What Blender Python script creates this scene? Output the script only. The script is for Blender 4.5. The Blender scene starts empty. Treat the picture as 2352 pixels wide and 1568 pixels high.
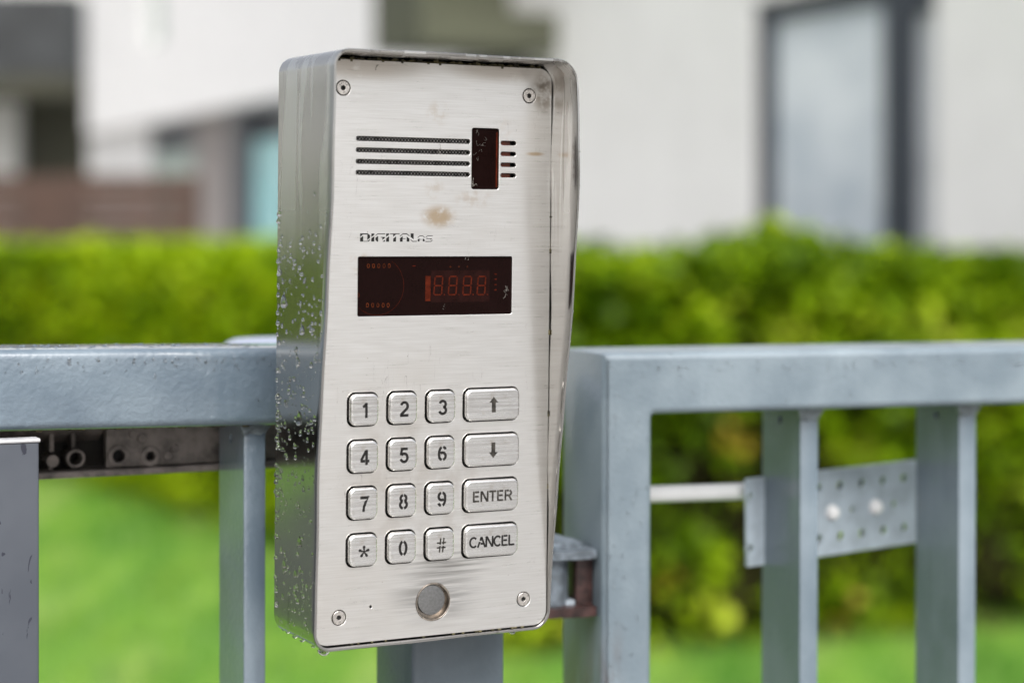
import bpy, bmesh, math, random
import numpy as np
from mathutils import Matrix, Vector, Euler

S = bpy.context.scene
R = math.radians
random.seed(7)
rng = np.random.default_rng(11)
CZ = 1.45                                   # camera height above the lawn

# ------------------------------------------------------------------ camera
cam = bpy.data.cameras.new('camera')
cam.sensor_width = 36.0
cam.lens = 36.0 * 4573 / 2352
cam.shift_y = -(784 - 540) / 2352
cam.clip_start = 0.05
cam.clip_end = 600
cam.dof.use_dof = True
cam.dof.focus_distance = 0.858
cam.dof.aperture_fstop = 4.6
cam.dof.aperture_blades = 9
cam_o = bpy.data.objects.new('camera', cam)
S.collection.objects.link(cam_o)
cam_o.location = (0, 0, CZ)
cam_o.rotation_euler = (R(90), 0, 0)
S.camera = cam_o

# ------------------------------------------------------------------ overcast sky and veiled sun
SUN_EL, SUN_AZ = R(52), R(168)              # azimuth clockwise from +Y: behind the camera
w = bpy.data.worlds.new('World'); S.world = w; w.use_nodes = True
nt = w.node_tree; nt.nodes.clear()
sky = nt.nodes.new('ShaderNodeTexSky'); sky.sky_type = 'NISHITA'; sky.sun_disc = False
sky.sun_elevation = SUN_EL; sky.sun_rotation = SUN_AZ
sky.air_density = 1.0; sky.dust_density = 6.0; sky.ozone_density = 1.0; sky.altitude = 100
hsv = nt.nodes.new('ShaderNodeHueSaturation'); hsv.inputs['Saturation'].default_value = 0.3
bg = nt.nodes.new('ShaderNodeBackground'); bg.inputs['Strength'].default_value = 0.14
wo = nt.nodes.new('ShaderNodeOutputWorld')
nt.links.new(sky.outputs[0], hsv.inputs['Color']); nt.links.new(hsv.outputs[0], bg.inputs['Color'])
nt.links.new(bg.outputs[0], wo.inputs['Surface'])

sun = bpy.data.lights.new('sun', 'SUN'); sun.energy = 1.4; sun.angle = R(45); sun.color = (1.0, .98, .96)
sun_o = bpy.data.objects.new('sun', sun); S.collection.objects.link(sun_o)
sd = Vector((math.sin(SUN_AZ) * math.cos(SUN_EL), math.cos(SUN_AZ) * math.cos(SUN_EL), math.sin(SUN_EL)))
sun_o.rotation_euler = sd.to_track_quat('Z', 'Y').to_euler(); sun_o.location = sd * 30

S.view_settings.view_transform = 'Standard'
S.view_settings.look = 'None'
S.view_settings.exposure = 0.85
S.view_settings.gamma = 1.0
S.view_settings.use_curve_mapping = False
S.render.engine = 'CYCLES'
S.cycles.max_bounces = 10
S.cycles.transmission_bounces = 8
S.cycles.caustics_refractive = True
S.cycles.caustics_reflective = False

# ------------------------------------------------------------------ node helper
class Mat:
    def __init__(self, name):
        self.m = bpy.data.materials.new(name); self.m.use_nodes = True
        self.t = self.m.node_tree; self.t.nodes.clear()
        self.out = self.t.nodes.new('ShaderNodeOutputMaterial')
        self.b = self.t.nodes.new('ShaderNodeBsdfPrincipled')
        self.t.links.new(self.b.outputs[0], self.out.inputs['Surface'])
        self._obj = None
    def n(self, ty, **kw):
        x = self.t.nodes.new(ty)
        for k, v in kw.items(): setattr(x, k, v)
        return x
    def put(self, sock, v):
        if isinstance(v, bpy.types.NodeSocket): self.t.links.new(v, sock)
        else: sock.default_value = v
    def set(self, **kw):
        for k, v in kw.items():
            k = {'color': 'Base Color', 'rough': 'Roughness', 'metal': 'Metallic', 'normal': 'Normal', 'spec': 'Specular IOR Level',
                 'trans': 'Transmission Weight', 'ior': 'IOR', 'coat': 'Coat Weight', 'coat_rough': 'Coat Roughness', 'aniso': 'Anisotropic', 'tangent': 'Tangent'}[k]
            if k == 'Base Color' and isinstance(v, tuple) and len(v) == 3: v = (*v, 1)
            self.put(self.b.inputs[k], v)
        return self
    def obj(self):
        if not self._obj: self._obj = self.n('ShaderNodeTexCoord').outputs['Object']
        return self._obj
    def mapped(self, scale=(1, 1, 1), loc=(0, 0, 0), vec=None):
        mp = self.n('ShaderNodeMapping'); self.put(mp.inputs['Vector'], vec or self.obj())
        mp.inputs['Scale'].default_value = scale; mp.inputs['Location'].default_value = loc
        return mp.outputs[0]
    def noise(self, scale, stretch=(1, 1, 1), detail=3, rough=.55, loc=(0, 0, 0), dist=0):
        x = self.n('ShaderNodeTexNoise'); self.put(x.inputs['Vector'], self.mapped(stretch, loc))
        x.inputs['Scale'].default_value = scale; x.inputs['Detail'].default_value = detail
        x.inputs['Roughness'].default_value = rough; x.inputs['Distortion'].default_value = dist
        return x.outputs[0]
    def ramp(self, v, a, b, lo=0., hi=1., smooth=True):
        x = self.n('ShaderNodeMapRange'); x.interpolation_type = 'SMOOTHSTEP' if smooth else 'LINEAR'
        self.put(x.inputs[0], v); x.inputs[1].default_value = a; x.inputs[2].default_value = b
        x.inputs[3].default_value = lo; x.inputs[4].default_value = hi
        return x.outputs[0]
    def math(self, op, a, b=0.0):
        x = self.n('ShaderNodeMath', operation=op); self.put(x.inputs[0], a); self.put(x.inputs[1], b)
        return x.outputs[0]
    def mix(self, f, a, b):
        x = self.n('ShaderNodeMix', data_type='RGBA'); self.put(x.inputs[0], f)
        for s, v in ((x.inputs[6], a), (x.inputs[7], b)):
            if isinstance(v, tuple) and len(v) == 3: v = (*v, 1)
            self.put(s, v)
        return x.outputs[2]
    def spot(self, c, s, lo=1.0, hi=0.0):
        """soft spot round point c (object space) of half sizes s: 1 in the middle, 0 outside"""
        a = self.n('ShaderNodeVectorMath', operation='SUBTRACT'); self.put(a.inputs[0], self.obj()); a.inputs[1].default_value = c
        d = self.n('ShaderNodeVectorMath', operation='DIVIDE'); self.put(d.inputs[0], a.outputs[0]); d.inputs[1].default_value = s
        l = self.n('ShaderNodeVectorMath', operation='LENGTH'); self.put(l.inputs[0], d.outputs[0])
        return self.ramp(l.outputs[1], hi, lo, 1., 0.)
    def axis(self, i):
        x = self.n('ShaderNodeSeparateXYZ'); self.put(x.inputs[0], self.obj()); return x.outputs[i]
    def bump(self, h, strength=.3, dist=.001, base=None):
        x = self.n('ShaderNodeBump'); self.put(x.inputs['Height'], h)
        x.inputs['Strength'].default_value = strength; x.inputs['Distance'].default_value = dist
        if base is not None: self.put(x.inputs['Normal'], base)
        return x.outputs[0]

def simple(name, color, rough=.5, metal=0., var=.12, scale=30, bump=0., bdist=.001, **kw):
    m = Mat(name)
    n = m.noise(scale, detail=5)
    lo = tuple(c * (1 - var) for c in color); hi = tuple(c * (1 + var) for c in color)
    m.set(color=m.mix(m.ramp(n, .3, .7), lo, hi), rough=m.ramp(n, .2, .8, max(.02, rough - .06), rough + .06), metal=metal, **kw)
    if bump: m.set(normal=m.bump(n, bump, bdist))
    return m.m

# ------------------------------------------------------------------ object helpers
def link(o, parent=None):
    S.collection.objects.link(o)
    if parent: o.parent = parent
    return o
def mesh_obj(name, bm, mat, parent=None, sharp=35, smooth=True, flat=None):
    me = bpy.data.meshes.new(name)
    bmesh.ops.recalc_face_normals(bm, faces=bm.faces)
    bm.to_mesh(me); bm.free()
    if smooth:
        me.polygons.foreach_set('use_smooth', [True] * len(me.polygons)); me.set_sharp_from_angle(angle=R(sharp))
        if flat is not None: me.polygons.foreach_set('use_smooth', [abs(p.normal[flat]) < .995 for p in me.polygons])
    me.materials.append(mat)
    return link(bpy.data.objects.new(name, me), parent)
def np_obj(name, V, F, mat, parent=None, smooth=False):
    """V (n,3), F (m,k) arrays"""
    me = bpy.data.meshes.new(name)
    k = F.shape[1]
    me.vertices.add(len(V)); me.vertices.foreach_set('co', V.astype(np.float32).ravel())
    me.loops.add(F.size); me.loops.foreach_set('vertex_index', F.astype(np.int32).ravel())
    me.polygons.add(len(F)); me.polygons.foreach_set('loop_start', np.arange(0, F.size, k, dtype=np.int32))
    me.polygons.foreach_set('use_smooth', np.full(len(F), smooth))
    me.update(calc_edges=True); me.validate()
    me.materials.append(mat)
    return link(bpy.data.objects.new(name, me), parent)
def tag(o, label=None, cat=None, group=None, kind=None):
    for k, v in (('label', label), ('category', cat), ('group', group), ('kind', kind)):
        if v: o[k] = v
    return o
def empty(name, loc, yaw=0, roll=0, pitch=0):
    o = bpy.data.objects.new(name, None); o.empty_display_size = .05
    M = Matrix.Rotation(R(yaw), 3, 'Z') @ Matrix.Rotation(R(pitch), 3, 'X') @ Matrix.Rotation(R(roll), 3, 'Y')
    o.rotation_euler = M.to_euler(); o.location = loc
    return link(o)
def rrect(w, h, r, n=5, cx=0, cy=0):
    """rounded rectangle outline, counter-clockwise list of (x, y)"""
    P = []
    for qx, qy, a0 in ((1, 1, 0), (-1, 1, 90), (-1, -1, 180), (1, -1, 270)):
        for k in range(n + 1):
            a = R(a0 + 90 * k / n)
            P.append((cx + qx * (w / 2 - r) + r * math.cos(a), cy + qy * (h / 2 - r) + r * math.sin(a)))
    return P
def circle(cx, cy, r, n=20, a0=0):
    return [(cx + r * math.cos(a0 + 2 * math.pi * k / n), cy + r * math.sin(a0 + 2 * math.pi * k / n)) for k in range(n)]
def loft(bm, rings, cap0=True, cap1=True, closed=True):
    vs = [[bm.verts.new(p) for p in r] for r in rings]
    n = len(vs[0])
    for a, b in zip(vs, vs[1:]):
        for i in range(n if closed else n - 1):
            j = (i + 1) % n
            bm.faces.new((a[i], a[j], b[j], b[i]))
    if cap0: bm.faces.new(list(reversed(vs[0])))
    if cap1: bm.faces.new(vs[-1])
def box(bm, x0, x1, y0, y1, z0, z1):
    v = [bm.verts.new((x, y, z)) for x in (x0, x1) for y in (y0, y1) for z in (z0, z1)]
    for f in ((0, 1, 3, 2), (4, 6, 7, 5), (0, 4, 5, 1), (2, 3, 7, 6), (0, 2, 6, 4), (1, 5, 7, 3)):
        bm.faces.new([v[i] for i in f])
def bevel_box(bm, x0, x1, y0, y1, z0, z1, r, axis='z', n=3):
    """box with its four long edges along 'axis' rounded"""
    if axis == 'z':
        P = rrect(x1 - x0, y1 - y0, r, n, (x0 + x1) / 2, (y0 + y1) / 2)
        loft(bm, [[(p[0], p[1], z) for p in P] for z in (z0, z1)])
    elif axis == 'x':
        P = rrect(y1 - y0, z1 - z0, r, n, (y0 + y1) / 2, (z0 + z1) / 2)
        loft(bm, [[(x, p[0], p[1]) for p in P] for x in (x0, x1)])
    else:
        P = rrect(x1 - x0, z1 - z0, r, n, (x0 + x1) / 2, (z0 + z1) / 2)
        loft(bm, [[(p[0], y, p[1]) for p in P] for y in (y0, y1)])
def cyl(bm, a, b, r0, r1=None, n=16):
    a, b = Vector(a), Vector(b); r1 = r0 if r1 is None else r1
    q = (b - a).to_track_quat('Z', 'Y')
    c = [Vector((math.cos(2 * math.pi * k / n), math.sin(2 * math.pi * k / n), 0)) for k in range(n)]
    loft(bm, [[a + q @ (v * r0) for v in c], [b + q @ (v * r1) for v in c]])
def plate_bm(outline, holes, thick, bev=0., plane='uw', res=1):
    """flat plate with holes; outline/holes lists of 2-D points (metres). Front face at depth 0, body behind it."""
    cu = bpy.data.curves.new('plate', 'CURVE'); cu.dimensions = '2D'; cu.fill_mode = 'BOTH'
    for P in [outline] + holes:
        sp = cu.splines.new('POLY'); sp.points.add(len(P) - 1)
        sp.points.foreach_set('co', [c for p in P for c in (p[0] * 100, p[1] * 100, 0, 1)]); sp.use_cyclic_u = True
    cu.extrude = max(1e-6, (thick / 2 - bev) * 100)
    if bev: cu.bevel_depth = bev * 100; cu.bevel_resolution = res; cu.offset = -bev * 100
    ob = bpy.data.objects.new('plate', cu)
    me = bpy.data.meshes.new_from_object(ob)
    bm = bmesh.new(); bm.from_mesh(me)
    bpy.data.objects.remove(ob); bpy.data.curves.remove(cu); bpy.data.meshes.remove(me)
    bmesh.ops.remove_doubles(bm, verts=bm.verts, dist=1e-5)
    for v in bm.verts:
        x, y, z = v.co / 100
        v.co = (x, thick / 2 - z, y) if plane == 'uw' else ((thick / 2 - z, x, y))
    return bm
def text_bm(s, height, cuts=(), width=None, thick=.00008, bold=0.):
    """lettering centred on the origin in the u-w plane, front towards -y; cuts = stencil gaps (x0,x1,z0,z1) as fractions of the glyph box"""
    cu = bpy.data.curves.new('t', 'FONT'); cu.body = s; cu.size = 1; cu.offset = bold
    ob = bpy.data.objects.new('t', cu); me = bpy.data.meshes.new_from_object(ob)
    bm = bmesh.new(); bm.from_mesh(me)
    bpy.data.objects.remove(ob); bpy.data.curves.remove(cu); bpy.data.meshes.remove(me)
    xs = [v.co.x for v in bm.verts]; ys = [v.co.y for v in bm.verts]
    x0, x1, y0, y1 = min(xs), max(xs), min(ys), max(ys)
    k = height / (y1 - y0); kx = k if width is None else width / (x1 - x0)
    for v in bm.verts:
        v.co = ((v.co.x - (x0 + x1) / 2) * kx, 0, (v.co.y - (y0 + y1) / 2) * k)
    W, H = (x1 - x0) * kx, height
    for (a, b, c, d) in cuts:
        lim = (-W / 2 + a * W, -W / 2 + b * W, -H / 2 + c * H, -H / 2 + d * H)
        for val, no in ((lim[0], (1, 0, 0)), (lim[1], (1, 0, 0)), (lim[2], (0, 0, 1)), (lim[3], (0, 0, 1))):
            co = Vector(no) * val
            bmesh.ops.bisect_plane(bm, geom=bm.verts[:] + bm.edges[:] + bm.faces[:], plane_co=co, plane_no=no, dist=1e-8)
        dele = [f for f in bm.faces if lim[0] < f.calc_center_median().x < lim[1] and lim[2] < f.calc_center_median().z < lim[3]]
        bmesh.ops.delete(bm, geom=dele, context='FACES')
    r = bmesh.ops.extrude_face_region(bm, geom=bm.faces[:])
    bmesh.ops.translate(bm, verts=[g for g in r['geom'] if isinstance(g, bmesh.types.BMVert)], vec=(0, -thick, 0))
    return bm
def move(bm, v):
    bmesh.ops.translate(bm, verts=bm.verts, vec=v); return bm

# water drops: teardrop beads pressed against a plane. P origin, eu / ew in-plane axes, en outward normal
def drops(specs, eu, ew, en, nseg=10, nlat=4):
    eu, ew, en = (np.array(v, float) for v in (eu, ew, en))
    V, F = [], []
    base = 0
    th = np.linspace(0, 2 * np.pi, nseg, endpoint=False)
    for (p, r, st, hh, sk) in specs:
        p = np.array(p, float)
        ring = []
        for i in range(nlat + 1):
            a = math.pi / 2 * i / nlat
            rr = r * math.cos(a) if i < nlat else 0
            h = r * hh * math.sin(a)
            if i == nlat: ring.append((p + en * (h - .00004) - ew * r * .12 * st)[None]); break
            x = np.cos(th) * rr; y = np.sin(th) * rr
            up = y > 0
            y = np.where(up, y * st, y)
            x = np.where(up, x * (1 - (st - 1) * .35 * np.sin(th)), x) + sk * y
            ring.append(p + np.outer(x, eu) + np.outer(y - r * .25 * math.sin(a), ew) + en * (h - .00004))
        vs = np.concatenate(ring); V.append(vs)
        for i in range(nlat):
            for k in range(nseg):
                k2 = (k + 1) % nseg
                if i < nlat - 1: F.append((base + i * nseg + k, base + i * nseg + k2, base + (i + 1) * nseg + k2, base + (i + 1) * nseg + k))
                else: F.append((base + i * nseg + k, base + i * nseg + k2, base + nlat * nseg, base + nlat * nseg))
        base += len(vs)
    return np.concatenate(V), F
def drops_obj(name, sets, parent, label=None):
    bm = bmesh.new()
    for V, F in sets:
        vs = [bm.verts.new(v) for v in V]
        for f in F:
            f = list(dict.fromkeys(f)); bm.faces.new([vs[i] for i in f])
    o = mesh_obj(name, bm, M_WATER, parent, sharp=80)
    o['kind'] = 'stuff'
    if label: o['label'] = label
    return o

# ------------------------------------------------------------------ materials
def up_tangent(m, v=(0, 0, 1)):
    x = m.n('ShaderNodeVectorTransform', vector_type='VECTOR', convert_from='OBJECT', convert_to='WORLD')
    x.inputs[0].default_value = v
    return x.outputs[0]

def make_panel_steel():
    m = Mat('brushed_panel_steel')
    fine = m.noise(1500, (.03, 1, 1), detail=3, rough=.6)
    mid = m.noise(420, (.04, 1, 1), detail=4, rough=.6)
    big = m.noise(28, (.7, 1, 1), detail=3)
    cloud = m.noise(14, detail=4)
    col = m.mix(m.ramp(fine, .3, .7), (.765, .745, .715), (.835, .82, .795))
    col = m.mix(m.ramp(mid, .60, .8, 0, .13), col, (.42, .38, .35))
    col = m.mix(m.ramp(cloud, .5, .75, 0, .22), col, (.66, .58, .49))
    # brown water stains, each with its own outline, and painted hood-top shading
    def stain_shade(c, s, colr, amt, nsc=220, th=.42):
        nonlocal col
        f = m.math('MULTIPLY', m.spot(c, s, 1.0, .25), m.ramp(m.noise(nsc, detail=4, loc=(c[0] * 9, 0, 0)), th, th + .22))
        col = m.mix(m.math('MULTIPLY', f, amt), col, colr)
    stain_shade((.001, 0, .053), (.0105, .05, .0065), (.50, .36, .21), .8, th=.3)
    stain_shade((-.001, 0, .065), (.006, .05, .006), (.5, .36, .22), .3)
    stain_shade((.000, 0, .0975), (.007, .05, .007), (.5, .38, .24), .3)
    stain_shade((.018, 0, .061), (.012, .05, .006), (.5, .36, .22), .3)
    stain_shade((.033, 0, .086), (.007, .05, .018), (.55, .4, .26), .15)
    stain_shade((.048, 0, .081), (.006, .05, .0012), (.5, .33, .15), .7, th=.2)
    stain_shade((-.053, 0, .060), (.005, .05, .001), (.5, .33, .15), .7, th=.2)
    stain_shade((-.036, 0, .034), (.006, .05, .006), (.55, .4, .27), .5)
    stain_shade((-.035, 0, .116), (.04, .05, .008), (.34, .27, .20), .5, 120, th=.2)  # here and next: grime plus brownish shading below the hood top, painted in
    stain_shade((.030, 0, .117), (.034, .05, .007), (.34, .27, .20), .5, 120, th=.2)
    stain_shade((-.053, 0, .110), (.006, .05, .012), (.36, .23, .12), .6, th=.36)
    stain_shade((.052, 0, .108), (.008, .05, .012), (.26, .2, .14), .7, th=.36)
    # handling grime between and round the keys
    stain_shade((-.006, 0, -.062), (.05, .05, .045), (.5, .44, .38), .35, 90, .4)
    # black scuffing round the reader, drawn out along the brushing
    rd = m.math('MULTIPLY', m.spot((.0015, 0, -.110), (.027, .05, .017), 1.0, .3), m.ramp(m.noise(420, (.05, 1, 1), detail=4), .3, .62))
    col = m.mix(m.math('MULTIPLY', rd, .55), col, (.10, .095, .09))
    rd2 = m.math('MULTIPLY', m.spot((.006, 0, -.098), (.030, .05, .010), 1.0, .1), m.ramp(m.noise(600, (.03, 1, 1), detail=4), .42, .6))
    col = m.mix(m.math('MULTIPLY', rd2, .6), col, (.14, .13, .12))
    # hair scratches
    vo = m.n('ShaderNodeTexNoise'); m.put(vo.inputs['Vector'], m.mapped((1, 1, .12)))
    vo.inputs['Scale'].default_value = 330; vo.inputs['Detail'].default_value = 1; vo.inputs['Distortion'].default_value = 1.5
    sc = m.math('MULTIPLY', m.ramp(m.math('ABSOLUTE', m.math('SUBTRACT', vo.outputs[0], .66)), 0, .006, 1, 0), m.ramp(big, .52, .62))
    col = m.mix(m.math('MULTIPLY', sc, .45), col, (.2, .17, .15))
    specks = m.ramp(m.noise(640, detail=1, loc=(3, 1, 2)), .765, .80)
    col = m.mix(m.math('MULTIPLY', specks, .6), col, (.25, .17, .1))
    m.set(color=col, metal=1.0, rough=m.math('ADD', m.ramp(fine, .25, .75, .27, .33), m.math('MULTIPLY', rd, .1)), aniso=.75, tangent=up_tangent(m))
    m.set(normal=m.bump(fine, .05, .00008))
    return m.m

def make_hood_steel():
    m = Mat('wet_hood_steel')
    film = m.noise(75, (1, 1, .10), detail=3, rough=.5, dist=.4)
    streak = m.noise(260, (1, 1, .04), detail=2, loc=(5, 2, 1))
    high = m.ramp(m.axis(2), .015, .075)
    tongues = m.math('MULTIPLY', m.ramp(film, .50, .545), high)
    col = m.mix(tongues, (.41, .40, .385), (.54, .535, .52))
    col = m.mix(m.math('MULTIPLY', m.ramp(streak, .64, .70), .5), col, (.17, .16, .14))
    col = m.mix(m.ramp(m.noise(35, detail=4), .58, .75, 0, .25), col, (.36, .32, .26))
    m.set(color=col, metal=1.0, rough=m.math('ADD', .155, m.math('ADD', m.math('MULTIPLY', tongues, .10), m.math('MULTIPLY', high, .06))), normal=m.bump(streak, .03, .0001))
    return m.m

def make_paint(name, a, b, bs=.5, scale=330, rust=None, rough=.38, coat=.35):
    m = Mat(name)
    peel = m.noise(scale, detail=3, rough=.5)
    blot = m.noise(22, detail=4)
    runs = m.noise(60, (1, 1, .12), detail=3, loc=(2, 1, 0))
    col = m.mix(m.ramp(blot, .35, .68), a, b)
    col = m.mix(m.ramp(runs, .58, .72, 0, .35), col, tuple(c * 1.22 for c in b))
    col = m.mix(m.ramp(peel, .62, .8, 0, .25), col, tuple(c * 1.25 for c in b))
    chip = m.ramp(m.noise(110, detail=5, loc=(7, 3, 1)), .72, .735)
    col = m.mix(m.math('MULTIPLY', chip, .7), col, tuple(c * .6 for c in a))
    if rust:
        for c, s, amt in rust:
            f = m.math('MULTIPLY', m.spot(c, s, 1.0, .3), m.ramp(m.noise(90, (1, 1, .25), detail=5), .36, .6))
            col = m.mix(m.math('MULTIPLY', f, amt), col, (.075, .035, .018))
    m.set(color=col, rough=m.ramp(blot, .3, .7, rough - .08, rough + .1), normal=m.bump(peel, bs, .0007), coat=coat, coat_rough=.09)
    return m.m

M_PANEL = make_panel_steel()
M_HOOD = make_hood_steel()
M_WATER = Mat('rain_water').set(color=(1, 1, 1), trans=1.0, ior=1.333, rough=0.0).m
def key_steel():
    m = Mat('key_steel')
    fine = m.noise(900, (.04, 1, 1), detail=3)
    col = m.mix(m.ramp(fine, .3, .7), (.70, .685, .67), (.80, .79, .775))
    col = m.mix(m.ramp(m.noise(160, detail=5, loc=(1, 2, 3)), .58, .74, 0, .4), col, (.45, .37, .29))
    m.set(color=col, metal=1., rough=m.ramp(fine, .3, .7, .2, .3), aniso=.5, tangent=up_tangent(m), normal=m.bump(fine, .1, .0001))
    return m.m
M_KEY = key_steel()
M_INK = simple('black_key_fill', (.012, .011, .0105), .6, var=.3, scale=900, spec=.2)
M_WORNINK = simple('worn_grey_key_fill', (.032, .029, .025), .6, var=.6, scale=500, spec=.2)
M_BLACK = simple('black_interior', (.006, .006, .006), .7)
M_ACRYL = simple('dark_red_acrylic', (.0065, .0022, .0019), .05, var=.08, scale=120, spec=.12)
M_AMBER = simple('amber_lens', (.19, .030, .007), .25, var=.5, scale=90)
M_SEG = simple('unlit_red_segment', (.060, .0085, .003), .12, var=.35, scale=300, spec=.16)
M_SEG2 = simple('dim_red_print', (.10, .022, .006), .12, var=.4, scale=300, spec=.16)
M_MODULE = simple('display_module', (.011, .0030, .0024), .10, var=.25, scale=200, spec=.16)
M_MESHM = simple('perforated_sheet', (.42, .40, .39), .3, 1.0, var=.2, scale=300)
M_SCREW = simple('screw_steel', (.70, .66, .62), .28, 1.0, var=.2, scale=600, bump=.1, bdist=.0002)
M_READER = simple('worn_reader_disc', (.27, .27, .27), .36, 1.0, var=.12, scale=900, bump=.08, bdist=.0001)
M_BRASS = simple('tarnished_collar', (.34, .30, .26), .30, 1.0, var=.3, scale=260)
M_GRIME = simple('mossy_grime', (.085, .072, .035), .85, var=.9, scale=330, bump=.9, bdist=.0008)
M_LINT = simple('cobweb_lint', (.30, .28, .25), .9, scale=500)
M_RAIL = make_paint('hammered_blue_grey_paint', (.100, .136, .172), (.145, .188, .225), .7, coat=.85)
M_GATE = make_paint('gate_blue_grey_paint', (.138, .178, .208), (.19, .235, .265), .4, 420,
                    rust=[((.0, .03, -.22), (.02, .06, .12), .8), ((.0, .03, -.42), (.02, .06, .25), .55), ((.006, .0, -.16), (.012, .02, .05), .35)])
M_BAR = make_paint('picket_blue_grey_paint', (.105, .14, .168), (.155, .195, .225), .45, 420)
M_POST = make_paint('post_blue_grey_paint', (.075, .10, .12), (.115, .145, .17), .35, 420)
M_COVER = None
def cover_mat():
    m = Mat('grey_powder_coat')
    st = m.noise(170, (1, 1, .3), detail=4, loc=(4, 0, 2), dist=.8)
    wet = m.ramp(st, .66, .68)
    col = m.mix(m.ramp(m.noise(25, detail=3), .35, .7), (.062, .070, .086), (.080, .089, .106))
    col = m.mix(wet, col, (.030, .032, .046))
    m.set(color=col, rough=m.math('SUBTRACT', .42, m.math('MULTIPLY', wet, .3)), normal=m.bump(m.noise(1500, detail=1), .12, .0002))
    return m.m
M_COVER = cover_mat()
M_EDGE = simple('lit_top_edge', (.42, .42, .43), .4, scale=90)  # sky-lit top surface of the cover, painted as a pale strip
M_CAST = simple('weathered_cast_aluminium', (.21, .18, .165), .55, .3, var=.55, scale=95, bump=.7, bdist=.0008)
M_CASTD = simple('dark_cast_recess', (.028, .024, .020), .7, var=.5, scale=90)  # much darker tone for the back wall of the casting
M_GALV = simple('galvanised_steel', (.45, .52, .58), .45, .3, var=.14, scale=70)
M_WHITE = simple('white_coated_rod', (.80, .80, .80), .35, var=.05)
M_RUST = simple('rusty_steel', (.040, .019, .017), .4, .1, var=.6, scale=160, bump=.6, bdist=.0008)
M_ZINC = simple('zinc_plated_lug', (.17, .20, .23), .45, .4, var=.4, scale=150)
M_WELD = simple('painted_weld', (.16, .19, .205), .45, var=.3, scale=300, bump=.8, bdist=.001)
M_CAP = simple('pale_blue_post_cap', (.30, .335, .43), .4, var=.1)
M_MORTAR = simple('pale_paint_spill', (.50, .44, .33), .8, var=.4, scale=300, bump=.8)

# ------------------------------------------------------------------ ground and lawn
def sheet(name, x0, x1, y0, y1, z, mat):
    bm = bmesh.new(); vs = [bm.verts.new(p) for p in ((x0, y0, z), (x1, y0, z), (x1, y1, z), (x0, y1, z))]; bm.faces.new(vs)
    return tag(mesh_obj(name, bm, mat), kind='structure')
sheet('ground', -250, 250, -250, 250, -.008, simple('packed_ground', (.10, .095, .085), .9, scale=2))
m = Mat('lawn_soil')
n = m.noise(2.2, detail=6)
m.set(color=m.mix(m.ramp(n, .35, .65), (.075, .17, .016), (.125, .25, .03)), rough=.8)
sheet('lawn', -40, 40, 1.4, 60, 0, m.m)
def bounce_ground():  # unseen pale ground, added to keep the lawn's green off the facade
    bm = bmesh.new(); vs = [bm.verts.new((x, y, .004)) for x, y in ((8, 8.1), (.35, 8.1), (-2.2, 12.6), (-30, 13.2), (-30, 60), (8, 60))]; bm.faces.new(vs)
    return tag(mesh_obj('path', bm, simple('pale_bounce_concrete', (.42, .41, .40), .8, scale=4)), kind='structure')
bounce_ground()
def bed():
    bm = bmesh.new(); vs = [bm.verts.new((x, y, .005)) for x, y in ((-.3, 6.82), (.6, 6.92), (1.85, 7.36), (4.3, 8.2), (4.3, 9.2), (-.3, 8.2))]; bm.faces.new(vs)
    return tag(mesh_obj('soil_bed', bm, simple('dark_leaf_litter', (.038, .030, .014), .95, var=.6, scale=9, spec=.1)), kind='structure')
bed()
sheet('driveway', -40, -4.4, 1.404, 7.2, .004, simple('wet_asphalt', (.055, .055, .056), .45, scale=5))
sheet('pavement', -40, 40, -9, 1.4, -.004, simple('damp_paving', (.24, .235, .225), .5, scale=6))

# leaf cloud: n little pointed quads spread through a volume
def leaf_cloud(P, size, jitter=.5, flat=.0):
    n = len(P)
    d = rng.normal(size=(n, 3)); d[:, 2] = d[:, 2] * .8 + flat
    d /= np.linalg.norm(d, axis=1)[:, None]
    a = np.cross(d, rng.normal(size=(n, 3))); a /= np.linalg.norm(a, axis=1)[:, None]
    s = size * (1 - jitter / 2 + jitter * rng.random(n))[:, None]
    c = d * s; b = a * s * .36
    V = np.stack([P - c * .5, P + b, P + c * .6, P - b], 1).reshape(-1, 3)
    F = np.arange(4 * n).reshape(n, 4)
    return V, F
def leaf_mat(name, stops, scale=3.5, transl=.22, rough=.5, detail=4, stretch=(1, 1, 1)):
    m = Mat(name)
    n1 = m.noise(scale, stretch, detail=detail, rough=.65)
    n2 = m.noise(scale * 14, detail=2, loc=(5, 5, 5))
    f = m.math('ADD', m.math('MULTIPLY', n1, .7), m.math('MULTIPLY', n2, .3))
    cr = m.n('ShaderNodeValToRGB'); m.put(cr.inputs[0], m.ramp(f, .36, .64, smooth=False))
    el = cr.color_ramp.elements
    while len(el) < len(stops): el.new(.5)
    for e, (p, c) in zip(el, stops): e.position = p; e.color = (*c, 1)
    m.set(color=cr.outputs[0], rough=rough, spec=.12)
    tr = m.n('ShaderNodeBsdfTranslucent'); m.put(tr.inputs['Color'], cr.outputs[0])
    mx = m.n('ShaderNodeMixShader'); mx.inputs[0].default_value = transl
    m.t.links.new(m.b.outputs[0], mx.inputs[1]); m.t.links.new(tr.outputs[0], mx.inputs[2]); m.t.links.new(mx.outputs[0], m.out.inputs['Surface'])
    return m.m
M_LEAF = leaf_mat('hedge_leaves', [(0, (.06, .13, .002)), (.4, (.19, .31, .002)), (.75, (.32, .43, .003)), (1, (.42, .50, .02))])
M_LEAF2 = leaf_mat('hedge_leaves_loose', [(0, (.025, .055, .001)), (.4, (.085, .155, .001)), (.72, (.22, .33, .002)), (1, (.44, .52, .04))], 3.2, .12, detail=2)
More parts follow.
